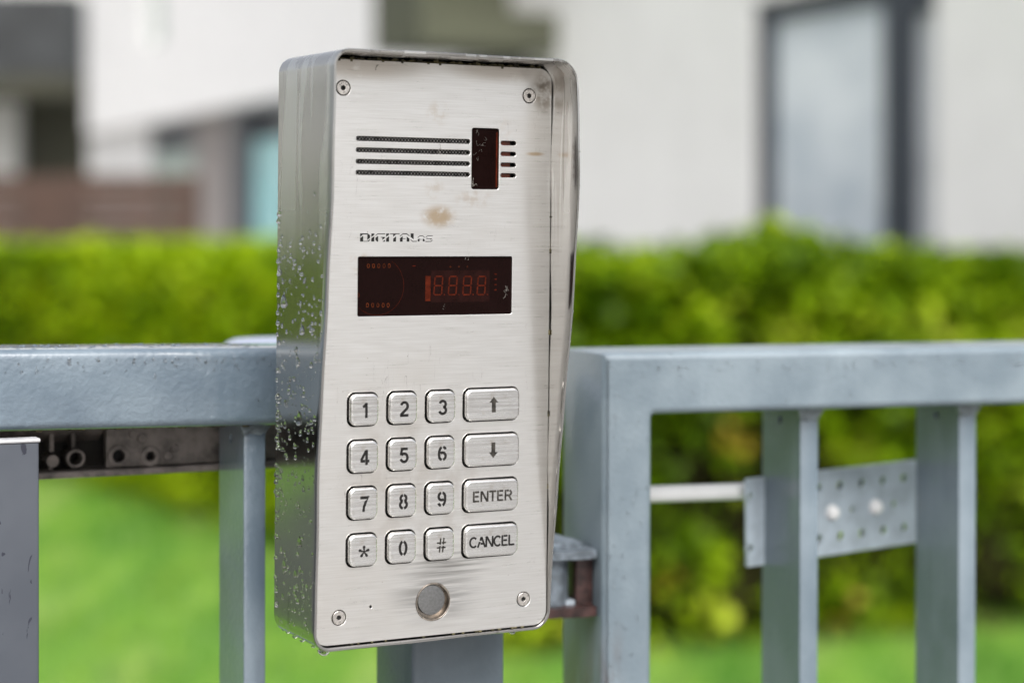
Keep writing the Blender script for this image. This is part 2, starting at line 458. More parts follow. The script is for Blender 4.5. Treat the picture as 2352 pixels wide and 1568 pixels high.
M_YELLOW = simple('yellow_leaf', (.30, .22, .008), .6, var=.3)
M_TWIG = simple('brown_twig', (.09, .045, .022), .8, var=.4, scale=40)
M_CORE = simple('hedge_shade_core', (.016, .015, .006), 1.0, var=.5, scale=8, spec=0.0)

def grass_blades():
    n = 70000
    X = rng.uniform(-5.5, 4.2, n); Y = rng.uniform(4.8, 13.5, n)
    h = rng.uniform(.03, .075, n); a = rng.uniform(0, 2 * np.pi, n); wd = rng.uniform(.003, .006, n)
    ln = rng.normal(size=(n, 2)) * .028
    dx, dy = np.cos(a) * wd, np.sin(a) * wd
    z = np.zeros(n) - .004
    V = np.stack([np.stack([X - dx, Y - dy, z], 1), np.stack([X + dx, Y + dy, z], 1), np.stack([X + ln[:, 0], Y + ln[:, 1], h], 1)], 1).reshape(-1, 3)
    return V, np.arange(3 * n).reshape(n, 3)
M_GRASS = leaf_mat('grass_blades', [(0, (.06, .20, .022)), (.4, (.15, .34, .032)), (.7, (.26, .42, .055)), (1, (.42, .53, .17))], 3.4, .3, detail=1.0, stretch=(1, .17, 1))
V, F = grass_blades()
tag(np_obj('grass', V, F, M_GRASS), 'short bright green lawn grass below the fence', 'grass', kind='stuff')

def hedge(name, label, path, half, height_fn, leaf, count, mat, base=.12, lump=.10, yellow=(), under=0):
    root = bpy.data.objects.new(name, None); link(root)
    path = [np.array(p, float) for p in path]
    seg = [(a, b, np.linalg.norm(b - a)) for a, b in zip(path, path[1:])]
    L = sum(s[2] for s in seg)
    root.location = (*path[0], 0)
    o0 = np.array([*path[0], 0])
    t = rng.random(count) * L
    P = np.zeros((count, 3)); acc = 0
    side = rng.uniform(-1, 1, count)
    # push most leaves to the shell
    sh = rng.random(count) < .75
    side = np.where(sh, np.sign(side) * (.72 + .33 * rng.random(count)), side)
    up = rng.random(count)
    top = rng.random(count) < .28
    up = np.where(top, .90 + .12 * rng.random(count), up)
    side = np.where(top, rng.uniform(-1, 1, count), side)
    for a, b, l in seg:
        i = (t >= acc) & (t <= acc + l)
        d = (b - a) / l; nn = np.array([-d[1], d[0]])
        P[i, :2] = a + np.outer(t[i] - acc, d) + np.outer(side[i] * half, nn)
        acc += l
    bumpy = lump * (np.sin(P[:, 0] * 7.1 + 1) * np.sin(P[:, 1] * 6.3) + .6 * np.sin(P[:, 0] * 15 + P[:, 1] * 11))
    H = height_fn(P[:, 0], P[:, 1])
    P[:, 2] = base + up * (H - base) + bumpy * (.25 + .5 * up) * .5
    P[:, :2] += rng.normal(size=(count, 2)) * .05
    if under: P[:, 1] += under * np.clip(1 - up, 0, 1) ** .7 * (side < 0)
    # gaps: drop leaves where a coarse 3-D pattern is low
    g = np.sin(P[:, 0] * 5.3) + np.sin(P[:, 2] * 6.1 + P[:, 0] * 2) + np.sin(P[:, 1] * 5.7 + P[:, 2] * 3)
    keep = (g > -1.0) | (rng.random(count) < .35) | (up > .6)
    if under: keep &= (up > .62) | (rng.random(count) < .55)
    P = P[keep]
    V, F = leaf_cloud(P - o0, leaf, flat=.25)
    f = np_obj('foliage', V, F, mat, root); f['kind'] = 'stuff'
    bm = bmesh.new()
    for a, b, l in seg:
        k = max(2, int(l / .35)); d = (b - a) / l; nn = np.array([-d[1], d[0]])
        for q in range(k):
            p = a + d * l * (q + .5) / k - path[0]
            r = random.uniform(.016, .03)
            tip = p + rng.normal(size=2) * .12
            hh = float(height_fn(*(p + path[0]))) * .9
            cyl(bm, (*p, -.01), (*tip, hh), r, r * .3, 6)
            for s in range(5):
                z = hh * random.uniform(.15, .85); e = tip + rng.normal(size=2) * .25
                cyl(bm, (*(p + (tip - p) * z / hh), z), (*e, min(hh, z + random.uniform(.1, .35))), r * .4, r * .12, 5)
    mesh_obj('branches', bm, M_TWIG, root)['kind'] = 'stuff'
    bm = bmesh.new()  # solid core blocks see-through; its dark colour stands in for inner shade
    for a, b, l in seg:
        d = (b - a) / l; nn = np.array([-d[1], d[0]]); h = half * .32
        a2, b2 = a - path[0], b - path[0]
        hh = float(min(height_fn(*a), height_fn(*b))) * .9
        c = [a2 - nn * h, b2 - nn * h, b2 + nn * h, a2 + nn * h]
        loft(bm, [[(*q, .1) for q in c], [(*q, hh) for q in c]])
    mesh_obj('shade_core', bm, M_CORE, root, smooth=False)['kind'] = 'stuff'
    if yellow:
        for (x, y, z, s) in yellow:
            Q = np.array([x, y, z]) + rng.normal(size=(6, 3)) * s
            V, F = leaf_cloud(Q - o0, .055)
            y_o = np_obj('yellow_leaves', V, F, M_YELLOW, root); y_o['kind'] = 'stuff'
    return tag(root, label, 'hedge')
def h_right(x, y):
    return 1.352 + .07 * np.exp(-((x - 1.03) / .26) ** 2) - .02 * np.exp(-((x - 1.55) / .2) ** 2) + .02 * np.sin(x * 9) + .0 * y
hedge('garden_hedge', 'loose yellow-green hedge behind the gate on the right', [(-.25, 7.1), (.7, 7.25), (4.2, 8.5)], .54, h_right,   .07, 36000, M_LEAF2, base=.01,
      yellow=[(.794, 6.86, .758, .03), (1.23, 7.1, .105, .035), (.535, 6.95, .219, .03)], under=.32)
def h_left(x, y): return 1.385 + 0 * x
hedge('clipped_hedge', 'dense clipped green hedge running back along the lawn on the left', [(.0, 7.9), (-.8, 9.3), (-2.07, 11.5), (-2.4, 12.1), (-16, 12.7)], .36, h_left, .065, 64000, M_LEAF, base=.06, lump=.04)

# ------------------------------------------------------------------ apartment building (one facade running back to the left)
FD = Vector((-.4272, .9042, 0)); FN = Vector((-.9042, -.4272, 0))   # along the facade / out of it
FO = Vector((.10, 13.8, 0))
M_WALL = simple('white_render', (.75, .745, .74), .85, var=.03, scale=3)
M_GREYW = simple('grey_brown_cladding', (.26, .235, .225), .7, var=.1, scale=4)
M_DARKF = simple('dark_window_frame', (.020, .028, .042), .4, var=.1)
M_OLIVE = simple('olive_grey_balcony_paint', (.070, .074, .045), .7, var=.15, scale=3)
M_TEAL = simple('teal_door_glass', (.24, .50, .52), .25, var=.12, scale=1.2)
M_GREENG = simple('pale_green_glass', (.38, .46, .42), .12, var=.15, scale=1.2)
def blind_glass():
    m = Mat('blind_behind_glass')
    n = m.noise(1.6, detail=3)
    m.set(color=m.mix(m.ramp(n, .35, .65), (.40, .46, .52), (.60, .65, .69)), rough=.15)
    return m.m
M_BLIND = blind_glass()
bld = bpy.data.objects.new('apartment_building', None); link(bld)
bld.matrix_world = Matrix(((-FD.x, -FN.x, 0, FO.x), (-FD.y, -FN.y, 0, FO.y), (0, 0, 1, 0), (0, 0, 0, 1)))  # local +x = towards the viewer's right, -y = out of the facade
tag(bld, 'white rendered apartment building running the width of the background behind the hedges', 'building')
def bpart(name, mat, boxes, parent=bld, bev=0):
    bm = bmesh.new()
    for b in boxes: box(bm, *b)
    return mesh_obj(name, bm, mat, parent, smooth=False)
FLOOR = CZ + 1.30
# local x: 0 at FO, negative = farther away to the left.  window opening between wx0 and wx1
wx0, wx1 = 2.93, 4.58
wtop = CZ + 1.30
bpart('wall', M_WALL, [(0, wx0, 0, .4, 0, 6), (wx1, 9, 0, .4, 0, 6), (wx0, wx1, 0, .4, wtop, 6)])
bpart('upper_wall', M_WALL, [(-13.05, -10.2, 0, .4, FLOOR, 6.2), (-9.35, -.004, 0, .4, FLOOR, 6.2), (-10.2, -9.35, 0, .4, FLOOR, FLOOR + .85), (-10.2, -9.35, 0, .4, 5.0, 6.2)])
uw = bpart('window', M_DARKF, [(-10.2, -9.35, .15, .2, FLOOR + .85, 5.0)])
bpart('pane', M_GREENG, [(-10.15, -9.40, .11, .146, FLOOR + .9, 4.95)], uw)
bpart('ground_floor_wall', M_GREYW, [(-9.0, -7.6, .25, .6, 0, FLOOR - .02)])
bpart('side_wall', M_WALL, [(-14.0, -10.9, .25, .6, 0, FLOOR - .02)])
gw = bpart('window', M_DARKF, [(-10.9, -9.0, .30, .6, 0, FLOOR - .02)])
bpart('pane', M_GREENG, [(-10.75, -9.05, .26, .298, .4, FLOOR - .35)], gw)
dr = bpart('door', M_DARKF, [(-7.6, -6.9, .22, .6, 0, FLOOR - .02), (-3.2, -.4, .22, .6, 0, FLOOR - .02), (-6.9, -3.2, .32, .6, 0, FLOOR - .02)])
bpart('pane', M_TEAL, [(-6.9, -4.6, .26, .318, .05, FLOOR - .35), (-4.5, -3.25, .26, .318, .05, FLOOR - .35)], dr)
wn = bpart('window', M_DARKF, [(wx0 + .004, 3.09, .02, .14, 0, wtop - .02), (4.12, 4.37, .02, .14, 0, wtop - .02), (3.09, 4.12, .02, .14, wtop - .11, wtop - .02), (4.37, wx1 - .004, .02, .14, wtop - .20, wtop - .02), (3.09, 4.12, .02, .14, 0, .12)])
bpart('pane', M_BLIND, [(3.09, 4.12, .05, .10, .12, wtop - .11)], wn)
bpart('pane', simple('grey_side_glass', (.48, .50, .53), .3, var=.1, scale=2), [(4.37, wx1 - .004, .05, .10, 0, wtop - .20)], wn)
bpart('balcony', M_OLIVE, [(-.35, .5, -1.0, -.004, FLOOR - .06, FLOOR + .18), (-.35, .5, -1.0, -.9, FLOOR + .18, FLOOR + 1.1), (-.35, -.25, -.9, -.004, FLOOR + .18, FLOOR + 1.1)])

# far block with the dark balcony, upper left
far = empty('far_apartment_block', (-5.9, 27.5, 0))
tag(far, 'far grey block with a dark projecting balcony in the upper left corner', 'building')
def fpart(name, mat, boxes):
    bm = bmesh.new()
    for b in boxes: box(bm, *b)
    return mesh_obj(name, bm, mat, far, smooth=False)
M_FARW = simple('pale_grey_render', (.55, .55, .53), .85, var=.05, scale=2)
M_RECESS = simple('shaded_olive_recess', (.042, .042, .026), .8, var=.2, scale=1)  # shade of the recess and slab underside put into the base colour
fpart('wall', M_FARW, [(-26, -.95, 0, .5, 0, 3.4), (-26, .4, .9, 1.3, 0, 8)])
fpart('recess_wall', M_RECESS, [(-.94, .35, .3, .8, 0, 3.5)])
M_FARB = simple('dark_balcony_cladding', (.028, .031, .033), .5, var=.5, scale=1.5)
fpart('balcony', M_FARB, [(-2.6, .18, -1.6, -.01, 3.52, 4.6)])
fpart('balcony_slab', M_RECESS, [(-2.7, .28, -1.7, -.01, 3.3, 3.515)])
for k in range(8):
    fpart('window', M_DARKF, [(-5.2 - k * 2.6, -3.9 - k * 2.6, -.03, .0, .9, 2.3)])

# brown board fence between hedge and building
bf = empty('board_fence', (-2.18, 13.9, 0))
tag(bf, 'reddish brown board fence standing behind the clipped hedge on the left', 'fence')
M_BOARD = simple('stained_board', (.062, .034, .024), .75, var=.25, scale=6)
for k in range(12):
    bm = bmesh.new(); box(bm, -4.2 - .02 * random.random(), .0, -.012 + random.uniform(-.004, .004), .012, .03 + k * .154, .03 + k * .154 + .146)
    mesh_obj('board', bm, M_BOARD, bf, smooth=False)
for x in (-4.1, -2.05, -.06):
    bm = bmesh.new(); box(bm, x - .045, x + .045, .016, .10, -.02, 1.86)
    mesh_obj('post', bm, M_BOARD, bf, smooth=False)

# ------------------------------------------------------------------ fence on the left of the intercom
fl = empty('fence_panel', (-.10725, .915, 0), 25)
tag(fl, 'wet blue-grey steel fence panel on the left of the intercom', 'fence')
ZL = CZ - .0696                               # rail middle height at local x = 0
TL = -.017                                    # the rail drops slightly to the right
def wl(u): return ZL + TL * u
RD = .050
bm = bmesh.new()
P = rrect(RD, .0355, .0042, 5, RD / 2, 0)
loft(bm, [[(u, p[0], wl(u) + p[1]) for p in P] for u in (-.75, -.3, -.12, -.06, 0, .075)])
rail = mesh_obj('rail', bm, M_RAIL, fl)
def picket(parent, name, u0, u1, y0, y1, ztop, zbot, mat, hole_z, hole_r=.0019):
    out = rrect(y1 - y0, ztop - zbot, .0009, 2, (y0 + y1) / 2, (ztop + zbot) / 2)
    bm = plate_bm(out, [circle((y0 + y1) / 2 + .001, hole_z, hole_r, 14)], u1 - u0, .0008, plane='side')
    move(bm, (u0, 0, 0))
    return mesh_obj(name, bm, mat, parent, flat=0)
def weld(parent, u0, u1, y, ztop, mat=None, h=.0065):
    """wobbly fillet where a picket meets the rail"""
    bm = bmesh.new(); n = 12
    rings = []
    for k in range(6):
        f = k / 5; z = ztop - h * f
        s = 1.0 + .55 * (1 - f) ** 1.6
        hw = (u1 - u0) / 2 * s; dep = .0032 * (1 - f) ** .8 + .0004
        rings.append([((u0 + u1) / 2 + math.cos(2 * math.pi * q / n) * hw * (1 + .07 * math.sin(q * 3 + k)), y - dep * (.4 + .6 * math.sin(math.pi * q / n) if q <= n / 2 else .4) + (0 if q <= n / 2 else .004), z + .0007 * math.sin(q * 2.1)) for q in range(n)])
    loft(bm, rings)
    return mesh_obj('weld', bm, mat or M_WELD, parent)
for u in (-.345, -.235, -.0137):
    zt = wl(u) - .0172
    picket(fl, 'picket', u, u + .0104, .009, .049, zt, .05, M_RAIL, zt - .009)
    weld(fl, u - .0004, u + .0108, .0095, zt + .0008)
# water on the rail: front face and top edge
sp = []
for k in range(78):
    u = -.126 + .126 * (k / 78) ** .75 + random.uniform(-.003, .003)
    zz = random.choice((.013, .0125, .0115, .010, .008, random.uniform(-.012, .012)))
    r = random.choice((.0003, .0004, .0004, .0005, .0006, .0007, .0009))
    sp.append(((u, 0, wl(u) + zz), r, random.uniform(1.1, 2.0), random.uniform(.25, .4), random.uniform(-.25, .25)))
d1 = drops(sp, (1, 0, 0), (0, 0, 1), (0, -1, 0))
sp = []
for k in range(110):
    u = random.uniform(-.13, .0); y = random.uniform(.004, .046)
    sp.append(((u, y, wl(u) + .01775), random.uniform(.0003, .0013), random.uniform(1, 1.3), random.uniform(.25, .45), 0))
d2 = drops(sp, (1, 0, 0), (0, 1, 0), (0, 0, 1))
drops_obj('water_beads', [d1, d2], rail)
# yellow-brown grime strip under the rail
bm = bmesh.new(); n = 40
for k in range(n):
    u = -.118 + k * .0027; z = wl(u) - .01765
    hh = .0001 + .0008 * abs(math.sin(k * 1.7) * math.sin(k * .53))
    box(bm, u, u + .0027, .004 + .002 * random.random(), .009, z - hh, z + .0002)
mesh_obj('grime', bm, M_GRIME, rail, smooth=False)['kind'] = 'stuff'

# grey cover plate, lower left
cv = empty('cover_plate', (-.10725, .915, 0), 25)
tag(cv, 'smooth grey cover box with its lit top edge painted pale in the lower left corner', 'cover')
ZT = CZ - .0696 - .0198
bm = bmesh.new(); bevel_box(bm, -.30, -.1118, -.012, -.002, .55, ZT, .0008, 'z', 3)
cvp = mesh_obj('plate', bm, M_COVER, cv)
bm = bmesh.new(); bevel_box(bm, -.3002, -.1114, -.0124, -.0016, ZT + .0002, ZT + .0019, .0008, 'x', 3)
mesh_obj('lit_edge_strip', bm, M_EDGE, cv)

# gate closer arm behind the rail
ga = empty('gate_closer', (-.10725, .915, 0), 25)
tag(ga, 'dirty cast aluminium closer arm with bosses and holes under the left rail', 'gate closer')
def pu(px): return -.098 + (px - 85) * .00021
def pw(py): return ZL - .0176 - (py - 965) * .0002025
YA = .060
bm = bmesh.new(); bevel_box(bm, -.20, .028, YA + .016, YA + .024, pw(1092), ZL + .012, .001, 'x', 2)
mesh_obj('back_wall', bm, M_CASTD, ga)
bm = bmesh.new()
prof = [(YA + .016, ZL + .02)] + [(YA + .016 - .015 * math.sin(R(a)), pw(985) + .012 - (.018) * (1 - math.cos(R(a))) ) for a in ()]
# rounded upper shoulder of the channel
sh = [(YA + .0158, ZL + .012), (YA + .000, ZL + .010), (YA - .002, pw(975)), (YA + .001, pw(985)), (YA + .006, pw(1000)), (YA + .012, pw(1012)), (YA + .0158, pw(1020))]
loft(bm, [[(u, y, z) for y, z in sh] for u in (-.20, pu(238))])
mesh_obj('channel_shoulder', bm, M_CAST, ga)
bm = bmesh.new(); bevel_box(bm, -.20, .028, YA - .003, YA + .0158, pw(1096), pw(1080), .0008, 'x', 2)
mesh_obj('bottom_ledge', bm, M_CAST, ga)
hol = [circle(pu(268), pw(1051), .0029, 20), circle(pu(341), pw(1055), .0023, 18), circle(pu(268), pw(972), .0029, 20), circle(pu(440), pw(950), .0029, 20)]
out = [(pu(240), pw(1078)), (.020, pw(1076)), (.020, ZL + .012), (pu(240), ZL + .012)]
bm = plate_bm(out, hol, .006, .0005); move(bm, (0, YA, 0)); mesh_obj('cast_plate', bm, M_CAST, ga, flat=1)
bm = bmesh.new(); box(bm, pu(244), .0198, YA + .0065, YA + .0075, pw(1076), ZL + .0115); mesh_obj('hole_backing', bm, M_BLACK, ga, smooth=False)
def ringm(u, wz, r0, r1, y0, y1, name, mat, par, n=22):
    bm = plate_bm(circle(u, wz, r1, n), [circle(u, wz, r0, n)], y1 - y0, min(.0005, (y1 - y0) * .2)); move(bm, (0, y0, 0))
    return mesh_obj(name, bm, mat, par)
ringm(pu(268), pw(1051), .0030, .0052, YA - .0012, YA - .0002, 'hole_rim', M_CAST, ga)
ringm(pu(341), pw(1055), .0024, .0049, YA - .0012, YA - .0002, 'hole_rim', M_CAST, ga)
for px, py, r in ((322, 1012, .0026), (382, 1056, .0026), (398, 1040, .002), (300, 1000, .002)):
    bm = bmesh.new(); cyl(bm, (pu(px), YA - .0001, pw(py)), (pu(px), YA - .0010, pw(py)), r, r * .8, 18); mesh_obj('boss', bm, M_CAST, ga)
bm = bmesh.new()
cyl(bm, (pu(122), YA + .0158, pw(1057)), (pu(122), YA + .002, pw(1057)), .0031, .0029, 18)
mesh_obj('boss', bm, M_CAST, ga)
ringm(pu(173), pw(1053), .0030, .0046, YA + .001, YA + .0157, 'boss', M_CAST, ga)
for px in (122, 171):
    bm = bmesh.new(); bevel_box(bm, pu(px) - .0011, pu(px) + .0011, YA + .004, YA + .0157, pw(1036), pw(985), .0004, 'z', 2)
    bevel_box(bm, pu(px) - .0011, pu(px) + .0011, YA + .006, YA + .0157, pw(1079), pw(1073), .0004, 'z', 2)
    mesh_obj('rib', bm, M_CAST, ga)

# capped end housing of the closer, half hidden behind the intercom
cp = empty('closer_housing', (-.117, 1.10, CZ - .1727), 25)
tag(cp, 'housing behind the intercom whose pale blue cap shows above the left rail', 'housing')
bm = bmesh.new(); bevel_box(bm, .022, .070, -.04, .04, -.012, .1025, .003, 'z'); mesh_obj('shaft', bm, M_POST, cp)
bm = bmesh.new()
ct = .1029
rings = []
for s, z in ((.040, ct), (.040, ct + .0030), (.039, ct + .0042), (.0335, ct + .0108), (.031, ct + .0122), (.026, ct + .0128)):
    rings.append([(.012 + p[0] * 1.35, p[1], z) for p in rrect(2 * s, 2 * s, s * .25, 4)])
loft(bm, rings); mesh_obj('cap', bm, M_CAP, cp)
bm = bmesh.new(); bevel_box(bm, -.0075, .0218, -.012, .0, .023, .040, .001, 'z'); mesh_obj('bracket', bm, M_WHITE, cp)
bm = bmesh.new(); cyl(bm, (-.008, -.006, .0228), (-.008, -.006, .016), .0052, .0046, 14); cyl(bm, (-.008, -.006, .0162), (-.0075, -.006, .010), .0044, .0022, 14); mesh_obj('stopper', bm, M_RUST, cp)

# ------------------------------------------------------------------ gate on the right
gt = empty('garden_gate', (.04059, .9765, .0995), 19, .2); gt.scale = (.93,) * 3
tag(gt, 'blue-grey steel gate with vertical pickets on the right of the intercom', 'gate')
ZG = CZ - .08266
out = rrect(.8, ZG + .0222 - .06, .0012, 2, .4, (ZG + .0222 + .06) / 2)
inn = rrect(.7434, ZG - .0105 - .115, .0022, 4, .0283 + .7434 / 2, (ZG - .0105 + .115) / 2)
bm = plate_bm(out, [inn], .062, .0034, res=3); move(bm, (0, 0, -ZG))
grail = mesh_obj('frame', bm, M_GATE, gt, sharp=40, flat=1); grail.location.z = ZG
for u in (.1222, .2230, .324, .425):
    picket(gt, 'picket', u, u + .0112, .012, .060, ZG - .0106, .08, M_BAR, ZG - .019, .0022)
    weld(gt, u - .0003, u + .0115, .0122, ZG - .0098, M_WELD, .0075)
sp = []
for k in range(95):
    u = random.uniform(.0, .26); zz = random.choice((.016, .014, .012, random.uniform(-.008, .018)))
    sp.append(((u, 0, zz), random.uniform(.0004, .0009), random.uniform(1.1, 1.9), random.uniform(.2, .34), random.uniform(-.2, .2)))
for k in range(60):
    u = random.uniform(.003, .026); zz = random.uniform(-.16, .0)
    sp.append(((u, 0, zz), random.uniform(.0004, .0009), random.uniform(1.1, 1.9), random.uniform(.2, .34), random.uniform(-.2, .2)))
ds = drops(sp, (1, 0, 0), (0, 0, 1), (0, -1, 0))
sp = [((random.uniform(.002, .27), random.uniform(.004, .058), .0220), random.uniform(.0004, .0014), 1.1, .4, 0) for k in range(130)]
ds2 = drops(sp, (1, 0, 0), (0, 1, 0), (0, 0, 1))
drops_obj('water_beads', [ds, ds2], grail)

# hinge between intercom post and gate stile
def lug(bm, z0, z1, r=.0035):
    P = [(-.034, .012), (-.0305, .006), (-.012, .004), (-.001, .006), (-.0004, .030), (-.010, .040), (-.030, .042), (-.034, .036)]
    loft(bm, [[(x, y, z0) for x, y in P], [(x, y, z1) for x, y in P]])
def hpart(n_, bm_, m_):
    o = mesh_obj(n_, bm_, m_, gt); o.location.z = ZG
    return o
bm = bmesh.new(); lug(bm, -.0865, -.0820); hpart('hinge_lug', bm, M_ZINC)
bm = bmesh.new(); lug(bm, -.1170, -.1120); hpart('hinge_lug', bm, M_RUST)
bm = bmesh.new(); cyl(bm, (-.021, .02, -.1119), (-.021, .02, -.0866), .0085, n=20); hpart('hinge_pin', bm, M_ZINC)
bm = bmesh.new(); bevel_box(bm, -.0105, -.0006, .012, .034, -.1118, -.0867, .001, 'z'); hpart('hinge_leaf', bm, M_RUST)
bm = bmesh.new()
rings = []
for k, (s, z) in enumerate(((1, -.0819), (1.0, -.0795), (.85, -.0775), (.55, -.0750), (.25, -.0738))):
    rings.append([(-.019 + s * .0165 * math.cos(a) * (1 + .14 * math.sin(3 * a + k)) - .003 * k, .020 + s * .011 * math.sin(a), z + .0007 * math.sin(2 * a)) for a in [2 * math.pi * q / 14 for q in range(14)]])
loft(bm, rings); hpart('hinge_weld', bm, M_ZINC)
bm = bmesh.new(); bevel_box(bm, -.018, -.004, .0135, .026, -.1119, -.1095, .001, 'y', 2); hpart('hinge_nut', bm, M_GALV)

# rod and perforated plate behind the pickets
rod = empty('gate_rod', (.0818, 1.0556, CZ - .1372), 19); rod.scale = (.93,) * 3
tag(rod, 'thin white rod running from the gate stile to the perforated plate', 'rod')
bm = bmesh.new(); cyl(bm, (-.045, 0, .0009), (.066, 0, -.0006), .0047, n=18); mesh_obj('shaft', bm, M_WHITE, rod)
bm = bmesh.new(); cyl(bm, (.056, 0, -.0004), (.0575, 0, -.0004), .0053, n=18); mesh_obj('end_collar', bm, M_WHITE, rod)

pp = empty('perforated_plate', (.1656, 1.0862, CZ - .1522), 36, -.6); pp.scale = (.93,) * 3
tag(pp, 'galvanised perforated plate bolted behind the gate pickets', 'plate')
holes = []
du = .0182
for k in range(-3, 7):
    if k == -1: continue
    for zz in (.0150, -.0150): holes.append(circle(.003 + k * du, zz, .0028, 14))
holes += [circle(.003 + 1.55 * du, 0, .0020, 14), circle(.003 + 3.5 * du, 0, .0022, 14)]
bm = plate_bm(rrect(.150, .0505, .001, 2, .021, 0), holes, .0025, .0003); mesh_obj('sheet', bm, M_GALV, pp, flat=1)
for k in (.55, 2.55):
    u = .003 + k * du
    bm = bmesh.new()
    loft(bm, [[(u + r * math.cos(a), y, r * math.sin(a)) for a in [2 * math.pi * q / 18 for q in range(18)]] for r, y in ((.0048, -.0002), (.0046, -.0014), (.0036, -.0034), (.0016, -.0044))])
    mesh_obj('bolt', bm, M_WHITE, pp)

# ------------------------------------------------------------------ intercom post
ic_loc = Vector((-.03302, .858, CZ - .04503))
ip = empty('intercom_post', ic_loc, 28)
ip.location = (ic_loc.x, ic_loc.y, 0)
tag(ip, 'square blue-grey steel post carrying the intercom', 'post')
bm = bmesh.new(); bevel_box(bm, .0104, .0573, .0440, .0872, -.02, CZ - .01, .0028, 'z', 4)
mesh_obj('shaft', bm, M_POST, ip)
# flaked pale paint run low on the front face
bm = bmesh.new()
pts = [(.0128, -.160), (.0150, -.163), (.0146, -.167), (.0158, -.171), (.0172, -.1735), (.0164, -.178), (.0155, -.184), (.0150, -.192), (.0128, -.192), (.0130, -.186), (.0140, -.1815), (.0136, -.176), (.0126, -.172), (.0130, -.166)]
loft(bm, [[(x, .0441, CZ - .04503 + z) for x, z in pts], [(x, .0435, CZ - .04503 + z) for x, z in pts]])
mesh_obj('paint_run', bm, M_MORTAR, ip)

# ------------------------------------------------------------------ the intercom
ic = empty('door_intercom', ic_loc, 28, .19, .92)
tag(ic, 'brushed stainless steel door intercom with keypad, dark red display and rain hood', 'intercom')
mm = .001

# --- hood: folded sheet, deep at the top, tapering to a narrow lip at the bottom
HW0, HW1, HZ0, HZ1 = -57 * mm, 57.6 * mm, -129.6 * mm, 121.6 * mm
WS = [-130, -118, -90, -74, -50, -38, -13, 0, 28, 44, 55, 62, 73, 95, 112, 122]
YL = [-3.4, -4.4, -5.6, -6.3, -7.4, -8.3, -10.6, -11.8, -14.8, -17.0, -18.6, -19.4, -19.8, -19.8, -19.8, -20.5]
YR = [-.6, -.9, -3.8, -6.4, -10.1, -11.6, -14.9, -16.9, -20.4, -21.9, -22.9, -23.7, -24.3, -22.7, -21.2, -20.8]
def yfront(u, w_):
    f = (u - HW0) / (HW1 - HW0)
    y = np.interp(w_ / mm, WS, YL) * (1 - f) + np.interp(w_ / mm, WS, YR) * f
    if w_ > .115: y += -2.2 * math.sin(math.pi * f) + 1.3 * math.sin(f * 9.5 + 1.2) * math.sin(math.pi * f)
    if w_ < -.125: y += .6 * math.sin(f * 11) * math.sin(math.pi * f)
    return y * mm
def hood_outline(ins, nside=26, ncor=8):
    x0, x1, z0, z1 = HW0 + ins, HW1 - ins, HZ0 + ins, HZ1 - ins
    r = {0: .0105 - ins, 1: .0072 - ins, 2: .0085 - ins, 3: .0085 - ins}
    P = []
    corners = [((x1, z1), 0, r[0]), ((x0, z1), 90, r[1]), ((x0, z0), 180, r[2]), ((x1, z0), 270, r[3])]
    ctr = []
    for (c, a0, rr), (sx, sz) in zip(corners, ((-1, -1), (1, -1), (1, 1), (-1, 1))):
        cx, cz = c[0] + sx * rr, c[1] + sz * rr
        ctr.append([(cx + rr * math.cos(R(a0 + 90 * k / ncor)), cz + rr * math.sin(R(a0 + 90 * k / ncor))) for k in range(ncor + 1)])
    for i in range(4):
        P += ctr[i]
        a, b = ctr[i][-1], ctr[(i + 1) % 4][0]
        for k in range(1, nside): P.append((a[0] + (b[0] - a[0]) * k / nside, a[1] + (b[1] - a[1]) * k / nside))
    return P
def dent(u, w_):           # slight hand-bent waviness of the sheet
    return .00022 * math.sin(w_ * 55 + 1) + .00012 * math.sin(w_ * 140)
po, pi_ = hood_outline(0), hood_outline(.0013)
YB = .041
def ring_at(P, ref, y=None, f=0., add=0.):
    r = []
    for (u, w_), (ur, wr) in zip(P, ref):
        yf = yfront(ur, wr)
        yy = (yf + (YB - yf) * f) + add if y is None else y
        r.append((u + dent(u, w_) * (1 - f) * (1 if abs(u) > .05 else 0), yy, w_))
    return r
bm = bmesh.new()
rings = [ring_at(po, po, f=f) for f in (1, .8, .6, .4, .2, .08)] + [ring_at(po, po, f=0, add=.0004)]
mid_o = [((a[0] * .8 + b[0] * .2), (a[1] * .8 + b[1] * .2)) for a, b in zip(po, pi_)]
mid_i = [((a[0] * .2 + b[0] * .8), (a[1] * .2 + b[1] * .8)) for a, b in zip(po, pi_)]
rings += [ring_at(mid_o, po, f=0), ring_at(mid_i, po, f=0), ring_at(pi_, po, f=0, add=.0004)]
rings += [ring_at(pi_, po, f=f) for f in (.1, .25)] + [ring_at(pi_, po, y=.006), ring_at(pi_, po, y=.0385)]
loft(bm, rings, cap0=True, cap1=False)
hood = mesh_obj('hood', bm, M_HOOD, ic, sharp=50)
hood['label'] = 'wet stainless steel rain hood'

